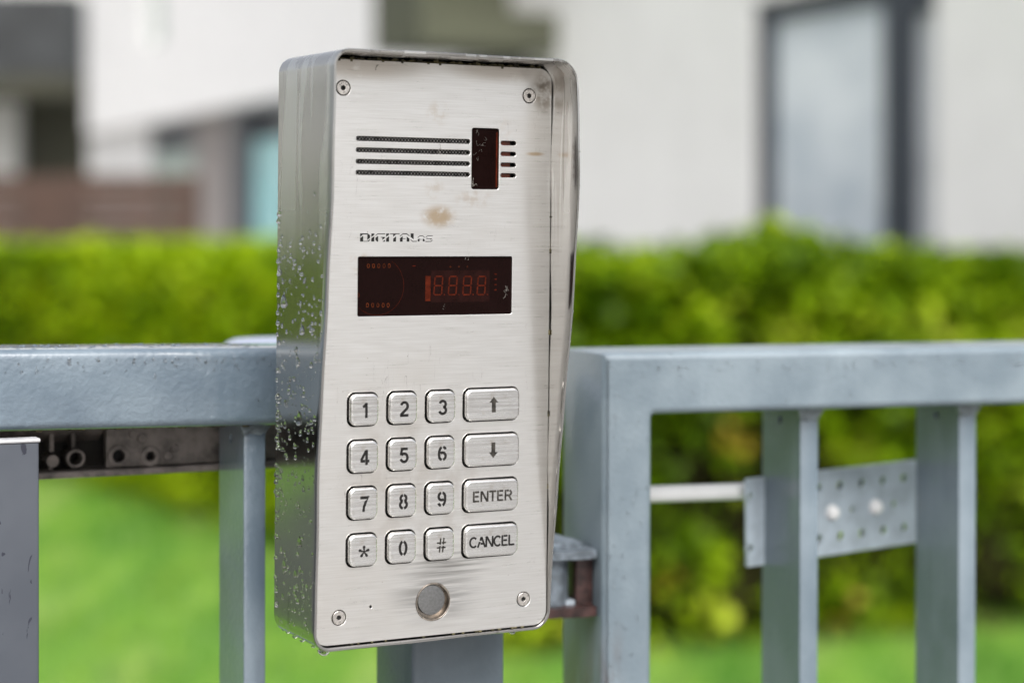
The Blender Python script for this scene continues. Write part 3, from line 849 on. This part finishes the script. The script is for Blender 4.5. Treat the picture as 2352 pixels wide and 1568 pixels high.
# --- front panel with all its cut-outs
slots = []
for k, zc in enumerate((85.65, 80.85, 76.0, 71.33)):
    slots.append(rrect(53.9 * mm, 2.05 * mm, 1.02 * mm, 6, -11.1 * mm, zc * mm))
amb = []
for zc in (85.45, 80.7, 75.93, 71.3):
    amb.append(rrect(7.6 * mm, 1.95 * mm, .97 * mm, 6, 34.7 * mm, zc * mm))
KEYS = []
rows = (-28.75, -48.6, -68.35, -88.2)
cols = (-33.45, -15.32, 2.88)
leg = (('1', '2', '3', 'up'), ('4', '5', '6', 'down'), ('7', '8', '9', 'ENTER'), ('*', '0', '#', 'CANCEL'))
for r_, zr in enumerate(rows):
    for c_ in range(4):
        if c_ < 3: KEYS.append((leg[r_][c_], cols[c_], zr, 13.1, 13.3))
        else: KEYS.append((leg[r_][3], 27.65, zr, 26.3, 13.6))
holes = slots + amb
holes.append(rrect(13.25 * mm, 26.6 * mm, .9 * mm, 4, 23.35 * mm, 78.35 * mm))
holes.append(rrect(73.7 * mm, 25.3 * mm, .7 * mm, 3, .25 * mm, 23.2 * mm))
for (_, u, z, kw, kh) in KEYS:
    holes.append(rrect((kw + 1.3) * mm, (kh + 1.3) * mm, 3.3 * mm, 6, (u - .35) * mm, z * mm))
holes.append(circle(.2 * mm, -113.15 * mm, 8.25 * mm, 48))
holes.append(circle(-29.2 * mm, -112.75 * mm, .62 * mm, 14))
SCR = [(-44.1, 106.7), (44.8, 106.5), (-43.8, -116.2), (44.5, -115.6)]
for u, z in SCR: holes.append(circle(u * mm, z * mm, 3.32 * mm, 28))
outp = rrect(111.6 * mm, 246.4 * mm, 6.5 * mm, 8, .3 * mm, -4.4 * mm)
bm = plate_bm(outp, holes, 2.0 * mm, .22 * mm, res=2)
panel = mesh_obj('front_panel', bm, M_PANEL, ic, sharp=30, flat=1)
# dark body behind the openings
bm = bmesh.new(); box(bm, -54.5 * mm, 54.5 * mm, 5.2 * mm, 30 * mm, -127 * mm, 117 * mm)
mesh_obj('inner_body', bm, M_BLACK, ic, smooth=False)
# moss and dirt on the ledge above the panel, right seam and bottom lip
bm = bmesh.new()
for k in range(90):
    u = -50 + k * 1.12; b = .8 + 1.1 * abs(math.sin(k * .9) * math.sin(k * .37 + 1))
    box(bm, u * mm, (u + 1.13) * mm, (.6 - .7 * random.random()) * mm, 5 * mm, (118.3 - .5 * random.random()) * mm, (118.3 + b) * mm)
for k in range(60):
    z = 104 - k * 3.6; 
    if random.random() < .14: box(bm, 55.7 * mm, (56.1 + .25 * random.random()) * mm, (.2 - .5 * random.random()) * mm, 4 * mm, (z - random.uniform(.5, 3)) * mm, z * mm)
for k in range(60):
    if random.random() < .28:
        u = -48 + k * 1.6; box(bm, u * mm, (u + random.uniform(.5, 1.6)) * mm, (.1 - .4 * random.random()) * mm, 4 * mm, -128.1 * mm, (-127.7 + .25 * random.random()) * mm)
mesh_obj('grime', bm, M_GRIME, ic, smooth=False)['kind'] = 'stuff'

# --- loudspeaker mesh behind the four slots
hl = []
pit = 1.52
for zc in (85.65, 80.85, 76.0, 71.33):
    for rr in range(3):
        z = zc + (rr - 1) * .92
        for k in range(37):
            u = -38.4 + k * pit + (pit / 2 if rr % 2 else 0)
            if u < 16.2: hl.append(circle(u * mm, z * mm, .63 * mm, 8))
bm = plate_bm(rrect(58 * mm, 22 * mm, .5 * mm, 2, -11.1 * mm, 78.4 * mm), hl, .4 * mm); move(bm, (0, 2.3 * mm, 0))
mesh_obj('speaker_mesh', bm, M_MESHM, ic)
# --- amber lenses, sensor window, display
bm = bmesh.new(); box(bm, 30.0 * mm, 36.8 * mm, 2.6 * mm, 4.5 * mm, 68 * mm, 89 * mm); mesh_obj('amber_lens', bm, M_AMBER, ic, smooth=False)
bm = bmesh.new(); bevel_box(bm, 16.5 * mm, 30.2 * mm, .75 * mm, 3.5 * mm, 64.8 * mm, 91.9 * mm, .8 * mm, 'y', 4)
sw = mesh_obj('sensor_window', bm, M_ACRYL, ic); sw['label'] = 'tall dark red sensor window'
bm = bmesh.new(); box(bm, 28.9 * mm, 29.6 * mm, .68 * mm, .748 * mm, 66 * mm, 90 * mm); mesh_obj('edge_glint', bm, M_SEG, sw, smooth=False)
bm = bmesh.new(); bevel_box(bm, -37 * mm, 37.4 * mm, .75 * mm, 3.5 * mm, 10.3 * mm, 36.1 * mm, .6 * mm, 'y', 3)
dw = mesh_obj('display_window', bm, M_ACRYL, ic); dw['label'] = 'wide dark red display window with four unlit digits'
YD = .75
def du_(zx): return (-36.65 + (zx - 658) * 73.6 / 1077) * mm
def dz_(zy, zx=658): return (35.9 - (zy - 115) * (25.3 / (420 - 18 * (zx - 658) / 1077))) * mm
bm = bmesh.new(); box(bm, du_(1165), du_(1580), (YD - .02) * mm, (YD + .1) * mm, dz_(435, 1400), dz_(212, 1400)); mesh_obj('digit_module', bm, M_MODULE, dw, smooth=False)
bm = bmesh.new(); box(bm, du_(1126), du_(1162), (YD - .02) * mm, (YD + .1) * mm, dz_(428, 1140), dz_(252, 1140)); mesh_obj('red_tab', bm, M_SEG, dw, smooth=False)
def seven(cx, zc, W, H, t):
    bm = bmesh.new(); sk = .07
    def seg(x0, z0, x1, z1):
        d = Vector((x1 - x0, z1 - z0)); L = d.length; d /= L; nn = Vector((-d.y, d.x)); g = t * .25
        a = Vector((x0, z0)) + d * g; b = Vector((x1, z1)) - d * g
        pts = [a, a + d * t / 2 + nn * t / 2, b - d * t / 2 + nn * t / 2, b, b - d * t / 2 - nn * t / 2, a + d * t / 2 - nn * t / 2]
        pts = [(cx + p.x + p.y * sk, zc + p.y) for p in pts]
        loft(bm, [[(p[0], (YD + .0) * mm, p[1]) for p in pts], [(p[0], (YD - .06) * mm, p[1]) for p in pts]])
    x, z = W / 2, H / 2
    for s in ((-x, z, x, z), (-x, 0, x, 0), (-x, -z, x, -z), (-x, 0, -x, z), (x, 0, x, z), (-x, -z, -x, 0), (x, -z, x, 0)): seg(*s)
    cyl(bm, (cx + x + 1.1 * mm, (YD) * mm, zc - z), (cx + x + 1.1 * mm, (YD - .06) * mm, zc - z), .32 * mm, n=8)
    return mesh_obj('digit', bm, M_SEG, dw, smooth=False)
for zx in (1216, 1318, 1420, 1522): seven(du_(zx), dz_(320, zx), 3.7 * mm, 7.9 * mm, .62 * mm)
def oval(cx, zc, rx, rz, t, n=20, name='solder_ring'):
    bm = plate_bm([(cx + rx * math.cos(2 * math.pi * k / n), zc + rz * math.sin(2 * math.pi * k / n)) for k in range(n)],
                  [[(cx + (rx - t) * math.cos(2 * math.pi * k / n), zc + (rz - t) * math.sin(2 * math.pi * k / n)) for k in range(n)]], .05 * mm)
    move(bm, (0, (YD - .04) * mm, 0)); return mesh_obj(name, bm, M_SEG2, dw, smooth=False)
for zx in (733, 768, 804, 840, 875): oval(du_(zx), dz_(181, zx), .62 * mm, .95 * mm, .2 * mm)
for zx in (729, 765, 800, 836, 870): oval(du_(zx), dz_(457, zx), .62 * mm, .95 * mm, .2 * mm)
for zx in (1300, 1360, 1420): oval(du_(zx), dz_(188, zx), .35 * mm, .35 * mm, .15 * mm, 10)
oval(du_(668), dz_(387), .45 * mm, .9 * mm, .13 * mm)
bm = bmesh.new()
for zy in (240, 276, 314, 350): box(bm, du_(1615), du_(1632), (YD - .05) * mm, YD * mm, dz_(zy + 4, 1620), dz_(zy - 4, 1620))
box(bm, du_(1035), du_(1055), (YD - .05) * mm, YD * mm, dz_(186, 1040), dz_(180, 1040))
mesh_obj('pin_marks', bm, M_SEG, dw, smooth=False)['kind'] = 'stuff'
bm = bmesh.new(); cx, cz, rr = du_(795), dz_(322, 795), 12.4 * mm
aa = [R(a) for a in range(-133, 62, 5)]
po_ = [(cx + (rr + .06 * mm) * math.cos(a), cz + (rr + .06 * mm) * math.sin(a)) for a in aa] + [(cx + (rr - .06 * mm) * math.cos(a), cz + (rr - .06 * mm) * math.sin(a)) for a in reversed(aa)]
po_ = [(max(u, -36.9 * mm), max(z, 10.6 * mm)) for u, z in po_]
bm.free(); bm = plate_bm(po_, [], .05 * mm); move(bm, (0, (YD - .04) * mm, 0)); mesh_obj('buzzer_outline', bm, M_SEG, dw, smooth=False)
# lint and cobweb scraps caught on the windows
bm = bmesh.new()
def fibre(pts, r=.06):
    for a, b in zip(pts, pts[1:]): cyl(bm, (a[0] * mm, a[2] * mm, a[1] * mm), (b[0] * mm, b[2] * mm, b[1] * mm), r * mm, n=5)
def scrap(u, z, n, s, r=.05, y=.55):
    for k in range(n):
        p = (u + random.gauss(0, s * .4), z + random.gauss(0, s), y); pts = [p]
        for q in range(3): p = (p[0] + random.gauss(0, s * .5), p[1] + random.gauss(0, s * .6), y - random.random() * .15); pts.append(p)
        fibre(pts, r)
scrap(17.6, 67.8, 7, 1.2, .05); scrap(19.5, 90.2, 5, .9, .025); scrap(23, 85, 4, 1.6, .02); scrap(20, 80, 4, 1.2, .02)
scrap(34.3, 21, 8, 1.2, .035); scrap(15.0, 35.6, 7, .7, .05); scrap(4, 14.5, 3, .8, .02); scrap(1, 82, 6, .9, .05, -.1)
scrap(-29, 116.2, 3, .8, .09, -.1)
mesh_obj('lint', bm, M_LINT, ic)['kind'] = 'stuff'

# --- keys
def key_mesh(kw, kh, proud=1.9):
    bm = bmesh.new(); rings = []
    for ins, y in ((0, 3.0), (0, -1.35), (.08, -1.75), (.26, -2.05), (.52, -2.25), (.82, -2.34), (1.2, -2.36)):
        rings.append([(p[0] * mm, y * mm, p[1] * mm) for p in rrect(kw - 2 * ins, kh - 2 * ins, max(1.2, 2.9 - ins * .9), 6)])
    loft(bm, rings, cap0=False)
    me = bpy.data.meshes.new('key'); bmesh.ops.recalc_face_normals(bm, faces=bm.faces); bm.to_mesh(me); bm.free()
    me.polygons.foreach_set('use_smooth', [True] * len(me.polygons)); me.set_sharp_from_angle(angle=R(50)); me.materials.append(M_KEY)
    return me
km = {13.1: key_mesh(13.1, 13.3), 26.3: key_mesh(26.3, 13.6)}
def arc(cx, cz, rx, rz, a0, a1, n=14):
    return [(cx + rx * math.cos(R(a0 + (a1 - a0) * k / n)), cz + rz * math.sin(R(a0 + (a1 - a0) * k / n))) for k in range(n + 1)]
# centre-line strokes of the stencil digits, in mm round the glyph's centre
GLYPH = {
    '0': [arc(0, 0, 1.5, 2.8, 101, 259), arc(0, 0, 1.5, 2.8, 79, -79)],
    '1': [[(.45, -3.2), (.45, 3.2)], [(.35, 2.75), (-.2, 2.0), (-1.15, 1.45)]],
    '2': [arc(0, 1.3, 1.5, 1.5, 168, 0) + arc(-.1, 1.0, 1.6, 1.5, 0, -42) + [(-1.3, -2.2), (-1.5, -2.75)], [(-1.95, -2.78), (1.95, -2.78)]],
    '3': [arc(0, 1.35, 1.4, 1.42, 165, -78), arc(0, -1.25, 1.55, 1.5, 82, -168)],
    '4': [[(.75, -3.2), (.75, 3.2)], [(.45, 2.7), (-1.75, -1.2)], [(-2.1, -1.55), (.1, -1.55)], [(1.2, -1.55), (2.05, -1.55)]],
    '5': [[(1.75, 2.75), (-1.0, 2.75), (-1.4, .1)], arc(.05, -1.0, 1.6, 1.75, 140, -165)],
    '6': [arc(.1, 1.25, 1.5, 1.5, 15, 78), arc(.1, .0, 1.65, 2.8, 108, 180) + arc(.05, -1.15, 1.6, 1.6, 180, 258), arc(.05, -1.2, 1.5, 1.55, -78, 128)],
    '7': [[(-1.95, 2.75), (1.75, 2.75), (.5, .9), (-.25, -1.2), (-.5, -3.2)]],
    '8': [arc(0, 1.45, 1.3, 1.35, 100, 255), arc(0, 1.45, 1.3, 1.35, 80, -75), arc(0, -1.3, 1.55, 1.5, 112, 260), arc(0, -1.3, 1.55, 1.5, 68, -80)],
    '#': [[(-.95, -3.1), (-.65, -.3)], [(-.6, .3), (-.3, 3.1)], [(.55, -3.1), (.85, -.3)], [(.9, .3), (1.2, 3.1)], [(-2.1, 1.05), (-.1, 1.05)], [(.25, 1.05), (2.2, 1.05)], [(-2.2, -1.05), (-.45, -1.05)], [(-.1, -1.05), (2.0, -1.05)]],
}
GLYPH['9'] = [[(-x, -z) for x, z in st] for st in GLYPH['6']]
# capitals on a cell of width w, height 4.7 centred on z
CAP = {
    'E': (2.6, [[(0, -2.35), (0, 2.35)], [(.55, 2.0), (2.4, 2.0)], [(.55, .1), (2.2, .1)], [(.3, -2.0), (2.5, -2.0)]]),
    'N': (3.0, [[(0, -2.35), (0, 2.35)], [(.25, 2.2), (2.65, -2.2)], [(2.9, -2.35), (2.9, 2.35)]]),
    'T': (2.9, [[(-.3, 2.0), (3.0, 2.0)], [(1.35, -2.35), (1.35, 1.9)]]),
    'R': (3.0, [[(0, -2.35), (0, 2.35)], [(.5, 2.0), (1.6, 2.0)], arc(1.5, .95, 1.15, 1.05, 70, -80), [(1.5, -.1), (.5, -.1)], [(1.6, -.2), (2.85, -2.35)]]),
    'C': (3.1, [arc(1.6, 0, 1.6, 2.05, 42, 318, 18)]),
    'A': (3.1, [[(-.2, -2.35), (.75, .15)], [(.95, .6), (1.45, 2.25)], [(1.5, 2.25), (3.2, -2.35)], [(1.15, -.75), (2.3, -.75)]]),
    'L': (2.5, [[(0, -2.35), (0, 2.35)], [(.3, -2.0), (2.4, -2.0)]]),
}
def stroke(bm, pts, t):
    """one flat ribbon of width t (mm) along a polyline"""
    P = [Vector(p) for p in pts]; lf, rt = [], []
    for i, p in enumerate(P):
        d = (P[min(i + 1, len(P) - 1)] - P[max(i - 1, 0)]).normalized(); k = 1.0
        if 0 < i < len(P) - 1: k = min(1.5, 1 / max(.5, d.dot((P[i + 1] - p).normalized())))
        nn = Vector((-d.y, d.x)) * t / 2 * k; lf.append(p + nn); rt.append(p - nn)
    lo = [[(q.x * mm, y * mm, q.y * mm) for q in row] for y in (0, -.06) for row in (lf, rt)]
    V = [[bm.verts.new(c) for c in row] for row in lo]
    n = len(P)
    for i in range(n - 1):
        bm.faces.new((V[2][i], V[2][i + 1], V[3][i + 1], V[3][i]))
        bm.faces.new((V[0][i], V[2][i], V[2][i + 1], V[0][i + 1]) if False else (V[0][i], V[0][i + 1], V[2][i + 1], V[2][i]))
        bm.faces.new((V[1][i], V[1][i + 1], V[3][i + 1], V[3][i]))
    for i in (0, n - 1): bm.faces.new((V[0][i], V[2][i], V[3][i], V[1][i]))
def legend_bm(s):
    bm = bmesh.new()
    if s == '*':
        for k in range(5):
            a = R(90 + 72 * k); d = Vector((math.cos(a), math.sin(a))); nn = Vector((-d.y, d.x))
            ring = [d * .35 + nn * .22, d * 1.5 + nn * .5] + [d * (2.0 + .62 * math.cos(b)) - nn * .62 * math.sin(b) for b in [R(-110 + 22 * q) for q in range(11)]] + [d * 1.5 - nn * .5, d * .35 - nn * .22]
            loft(bm, [[(p.x * mm, y * mm, p.y * mm) for p in ring] for y in (0, -.06)])
        loft(bm, [[(.6 * mm * math.cos(a), y * mm, .6 * mm * math.sin(a)) for a in [R(36 + 72 * q) for q in range(5)]] for y in (0, -.07)])
        return bm
    if s in GLYPH:
        for st in GLYPH[s]: stroke(bm, st, (.68 if s == '#' else 1.14))
        return bm
    adv = .85 if s == 'ENTER' else .62
    W = sum(CAP[c][0] for c in s) + adv * (len(s) - 1); want = 18.9 if s == 'ENTER' else 22.0
    x = -W / 2
    for c in s:
        for st in CAP[c][1]: stroke(bm, [((x + px_) * want / W, pz_) for px_, pz_ in st], .86)
        x += CAP[c][0] + adv
    return bm
for (s, u, z, kw, kh) in KEYS:
    k = bpy.data.objects.new('key', km[kw]); link(k, ic); k.location = ((u - .35) * mm, 0, z * mm)
    k.rotation_euler = (random.uniform(-.012, .012), random.uniform(-.006, .006), random.uniform(-.012, .012))
    if s in ('up', 'down'):
        sg = 1 if s == 'up' else -1
        pts = [(-.95, -3.4), (.95, -3.4), (.95, .9), (2.15, .9), (0, 3.4), (-2.15, .9), (-.95, .9)]
        pts = [(x, y * sg) for x, y in pts]
        bm = plate_bm([(x * mm, y * mm) for x, y in (pts if sg > 0 else pts[::-1])], [], .08 * mm); move(bm, (.2 * mm, -2.40 * mm, 0))
        k['label'] = 'wide key with an %s arrow' % s; mat = M_WORNINK
    else:
        mat = M_WORNINK if s in ('ENTER', '#') else M_INK
        bm = legend_bm(s)
        move(bm, (.2 * mm, -2.355 * mm, (-.25 if s != '*' else -.5) * mm))
        k['label'] = {'*': 'star key', '#': 'hash key'}.get(s, '%s key' % s)
    mesh_obj('legend', bm, mat, k, smooth=False)

# --- screws
def screw(u, z, wob):
    hexa = [(1.15 * mm * math.cos(wob + q * math.pi / 3), 1.15 * mm * math.sin(wob + q * math.pi / 3)) for q in range(6)]
    bm = plate_bm(circle(0, 0, 2.92 * mm, 32), [hexa], 1.6 * mm, .18 * mm, res=2); move(bm, (0, -.12 * mm, 0))
    s = mesh_obj('screw', bm, M_SCREW, ic, sharp=40, flat=1); s.location = (u * mm, 0, z * mm)
    bm = bmesh.new(); cyl(bm, (0, 1.0 * mm, 0), (0, 1.4 * mm, 0), 3.3 * mm, n=28); mesh_obj('socket_floor', bm, M_BLACK, s)
    return s
for i, (u, z) in enumerate(SCR):
    s = screw(u, z, .3 + i * .4)
    if i == 0:
        for j, ch in enumerate('A2-70'):
            a = R(146 - j * 26)
            a = R(40 + j * 25)      # reads upside down round the head, as it was driven in
            bm = text_bm(ch, .75 * mm if ch != '-' else .12 * mm, thick=.00005, width=None if ch != '-' else .4 * mm)
            bmesh.ops.rotate(bm, verts=bm.verts, cent=(0, 0, 0), matrix=Matrix.Rotation(-(a - math.pi / 2) + math.pi, 3, 'Y'))
            move(bm, (2.05 * mm * math.cos(a), -.125 * mm, 2.05 * mm * math.sin(a)))
            mesh_obj('head_mark', bm, M_WORNINK, s, smooth=False)

# --- key-fob reader
rd_u, rd_z = .2, -113.15
bm = bmesh.new(); n = 48
rings = [[((rd_u + r * math.cos(2 * math.pi * q / n)) * mm, y * mm, (rd_z + r * math.sin(2 * math.pi * q / n)) * mm) for q in range(n)] for r, y in ((8.22, 3.2), (8.22, -.10), (8.05, -.32), (7.75, -.30), (7.55, -.05), (7.5, 3.0))]
loft(bm, rings, cap0=False, cap1=True); mesh_obj('reader_collar', bm, M_BRASS, ic)
bm = bmesh.new()
rings = [[((rd_u - .25 + r * math.cos(2 * math.pi * q / n)) * mm, y * mm, (rd_z + .65 + r * math.sin(2 * math.pi * q / n)) * mm) for q in range(n)] for r, y in ((6.5, 2.95), (6.5, 1.35), (6.35, 1.15), (6.0, 1.08))]
loft(bm, rings, cap0=False); mesh_obj('reader_disc', bm, M_READER, ic)

# --- maker's lettering: slab capitals cut by slanting stencil gaps
def logo():
    bm = bmesh.new()
    def poly(pts, y0=0.0):
        loft(bm, [[(x * mm, .0 * mm, z * mm) for x, z in pts], [(x * mm, -.06 * mm, z * mm) for x, z in pts]])
    def q(*p): poly([(-35.83 + (x - 112) * (26.5 / 1588), 45.63 - (y - (x - 112) * .0125 - 152) * .01663) for x, y in p])
    q((115, 152), (325, 152), (390, 205), (390, 265), (315, 320), (315, 180), (190, 180), (115, 240)); q((115, 270), (200, 215), (200, 346), (320, 346), (390, 300), (390, 325), (350, 360), (115, 360))
    q((425, 158), (508, 158), (508, 190), (425, 245)); q((425, 280), (508, 225), (508, 362), (425, 362))
    q((595, 158), (806, 158), (806, 178), (600, 178), (545, 218), (540, 205)); q((540, 265), (615, 218), (615, 368), (590, 368), (540, 320)); q((690, 248), (806, 248), (806, 268), (735, 325), (730, 270), (690, 262)); q((735, 368), (806, 315), (806, 368))
    q((838, 160), (918, 160), (918, 190), (838, 245)); q((838, 285), (918, 228), (918, 370), (838, 370))
    q((945, 163), (1212, 163), (1212, 182), (1115, 182), (1035, 242), (1035, 182), (945, 182)); q((1035, 295), (1115, 235), (1115, 372), (1035, 372))
    q((1225, 225), (1305, 162), (1415, 162), (1490, 218), (1490, 240), (1410, 184), (1305, 184), (1225, 245)); q((1225, 285), (1300, 235), (1300, 288), (1380, 288), (1380, 304), (1300, 304), (1300, 375), (1225, 375)); q((1415, 245), (1490, 295), (1490, 375), (1415, 375))
    q((1525, 165), (1610, 165), (1610, 315), (1525, 255)); q((1525, 316), (1590, 360), (1700, 360), (1700, 378), (1580, 378), (1525, 337))
    q((1725, 266), (1785, 222), (1865, 222), (1925, 263), (1925, 282), (1865, 240), (1785, 240), (1725, 284)); q((1728, 320), (1778, 295), (1778, 314), (1835, 314), (1835, 326), (1778, 326), (1778, 372), (1728, 372)); q((1870, 295), (1922, 325), (1922, 372), (1870, 372))
    q((1950, 266), (2010, 222), (2152, 222), (2152, 238), (2012, 238), (1955, 280)); q((1955, 312), (2005, 283), (2005, 297), (2140, 300), (2095, 336), (2085, 314)); q((1945, 368), (2095, 368), (2150, 332), (2150, 348), (2105, 385), (1945, 385))
    return bm
mesh_obj('maker_lettering', logo(), M_INK, ic, smooth=False)

# --- rain on the hood
sp = []
xl = HW0
def hood_drop(y, z, r, st=None, hh=None):
    sp.append(((xl - .00002 + dent(xl, z) * .5, y, z), r, st or random.uniform(1.1, 2.2), hh or random.uniform(.65, .9), random.uniform(-.12, .12)))
for k in range(620):
    z = 62 - 188 * random.random() ** .8
    yf = np.interp(z, WS, YL)
    y = yf + 1.5 + (38.5 - yf) * (random.random() ** .85)
    dens = 1.0 if z < 40 else .35
    if z < -40: dens = .55
    if random.random() > dens: continue
    hood_drop(y * mm, z * mm, abs(random.gauss(.0, .00028)) + .0002)
for k in range(85):
    z = random.uniform(-118, 45); yf = np.interp(z, WS, YL)
    hood_drop(random.uniform(yf + 4, 36) * mm, z * mm, random.uniform(.0005, .0010), random.uniform(1.2, 2.3), .85)
for y, z, r in ((33, 15, .0023), (12, 4, .0017), (34, 24, .0010), (16, -10, .0014), (14, -34, .0021), (30, -38, .001), (9, -58, .001), (13, -86, .0016), (30, -98, .0013), (17, -100, .0012), (31, -112, .001), (12, -98, .001), (30, -28, .001)):
    hood_drop(y * mm, z * mm, r, random.uniform(1.7, 2.6), .62)
for k in range(55):                                         # beads along the rear fold
    z = random.uniform(-118, 55); hood_drop(random.uniform(37.5, 40.3) * mm, z * mm, random.uniform(.0005, .0012), 1.5, .95)
da = drops(sp, (0, -1, 0), (0, 0, 1), (-1, 0, 0))
sp = []
for k in range(150):                                        # fine beads along the right front edge
    z = random.uniform(-115, 95); y = np.interp(z, WS, YR)
    sp.append(((HW1 - .0004 + dent(HW1, z * mm), (y - .0) * mm, z * mm), random.uniform(.00012, .00028) * (1.8 if random.random() < .05 else 1), random.uniform(1, 1.7), .8, 0))
db = drops(sp, (1, 0, 0), (0, 0, 1), (0, -1, 0))
sp = []
for u, y, r in ((-50.5, .5, .0026), (-54, 24, .0012), (-53.5, 17, .0011), (-54.5, 31, .0009), (40, 2, .0017), (-52, 8, .001), (-20, 5, .0007)):
    sp.append(((u * mm, y * mm, HZ0 + (.0085 - math.sqrt(max(0, .0085 ** 2 - (min(0, u + 48.5) * mm) ** 2)))), r, 1.0, .85, 0))
dc = drops(sp, (1, 0, 0), (0, 1, 0), (0, 0, -1), 14, 6)
drops_obj('water_drops', [da, db, dc], hood)
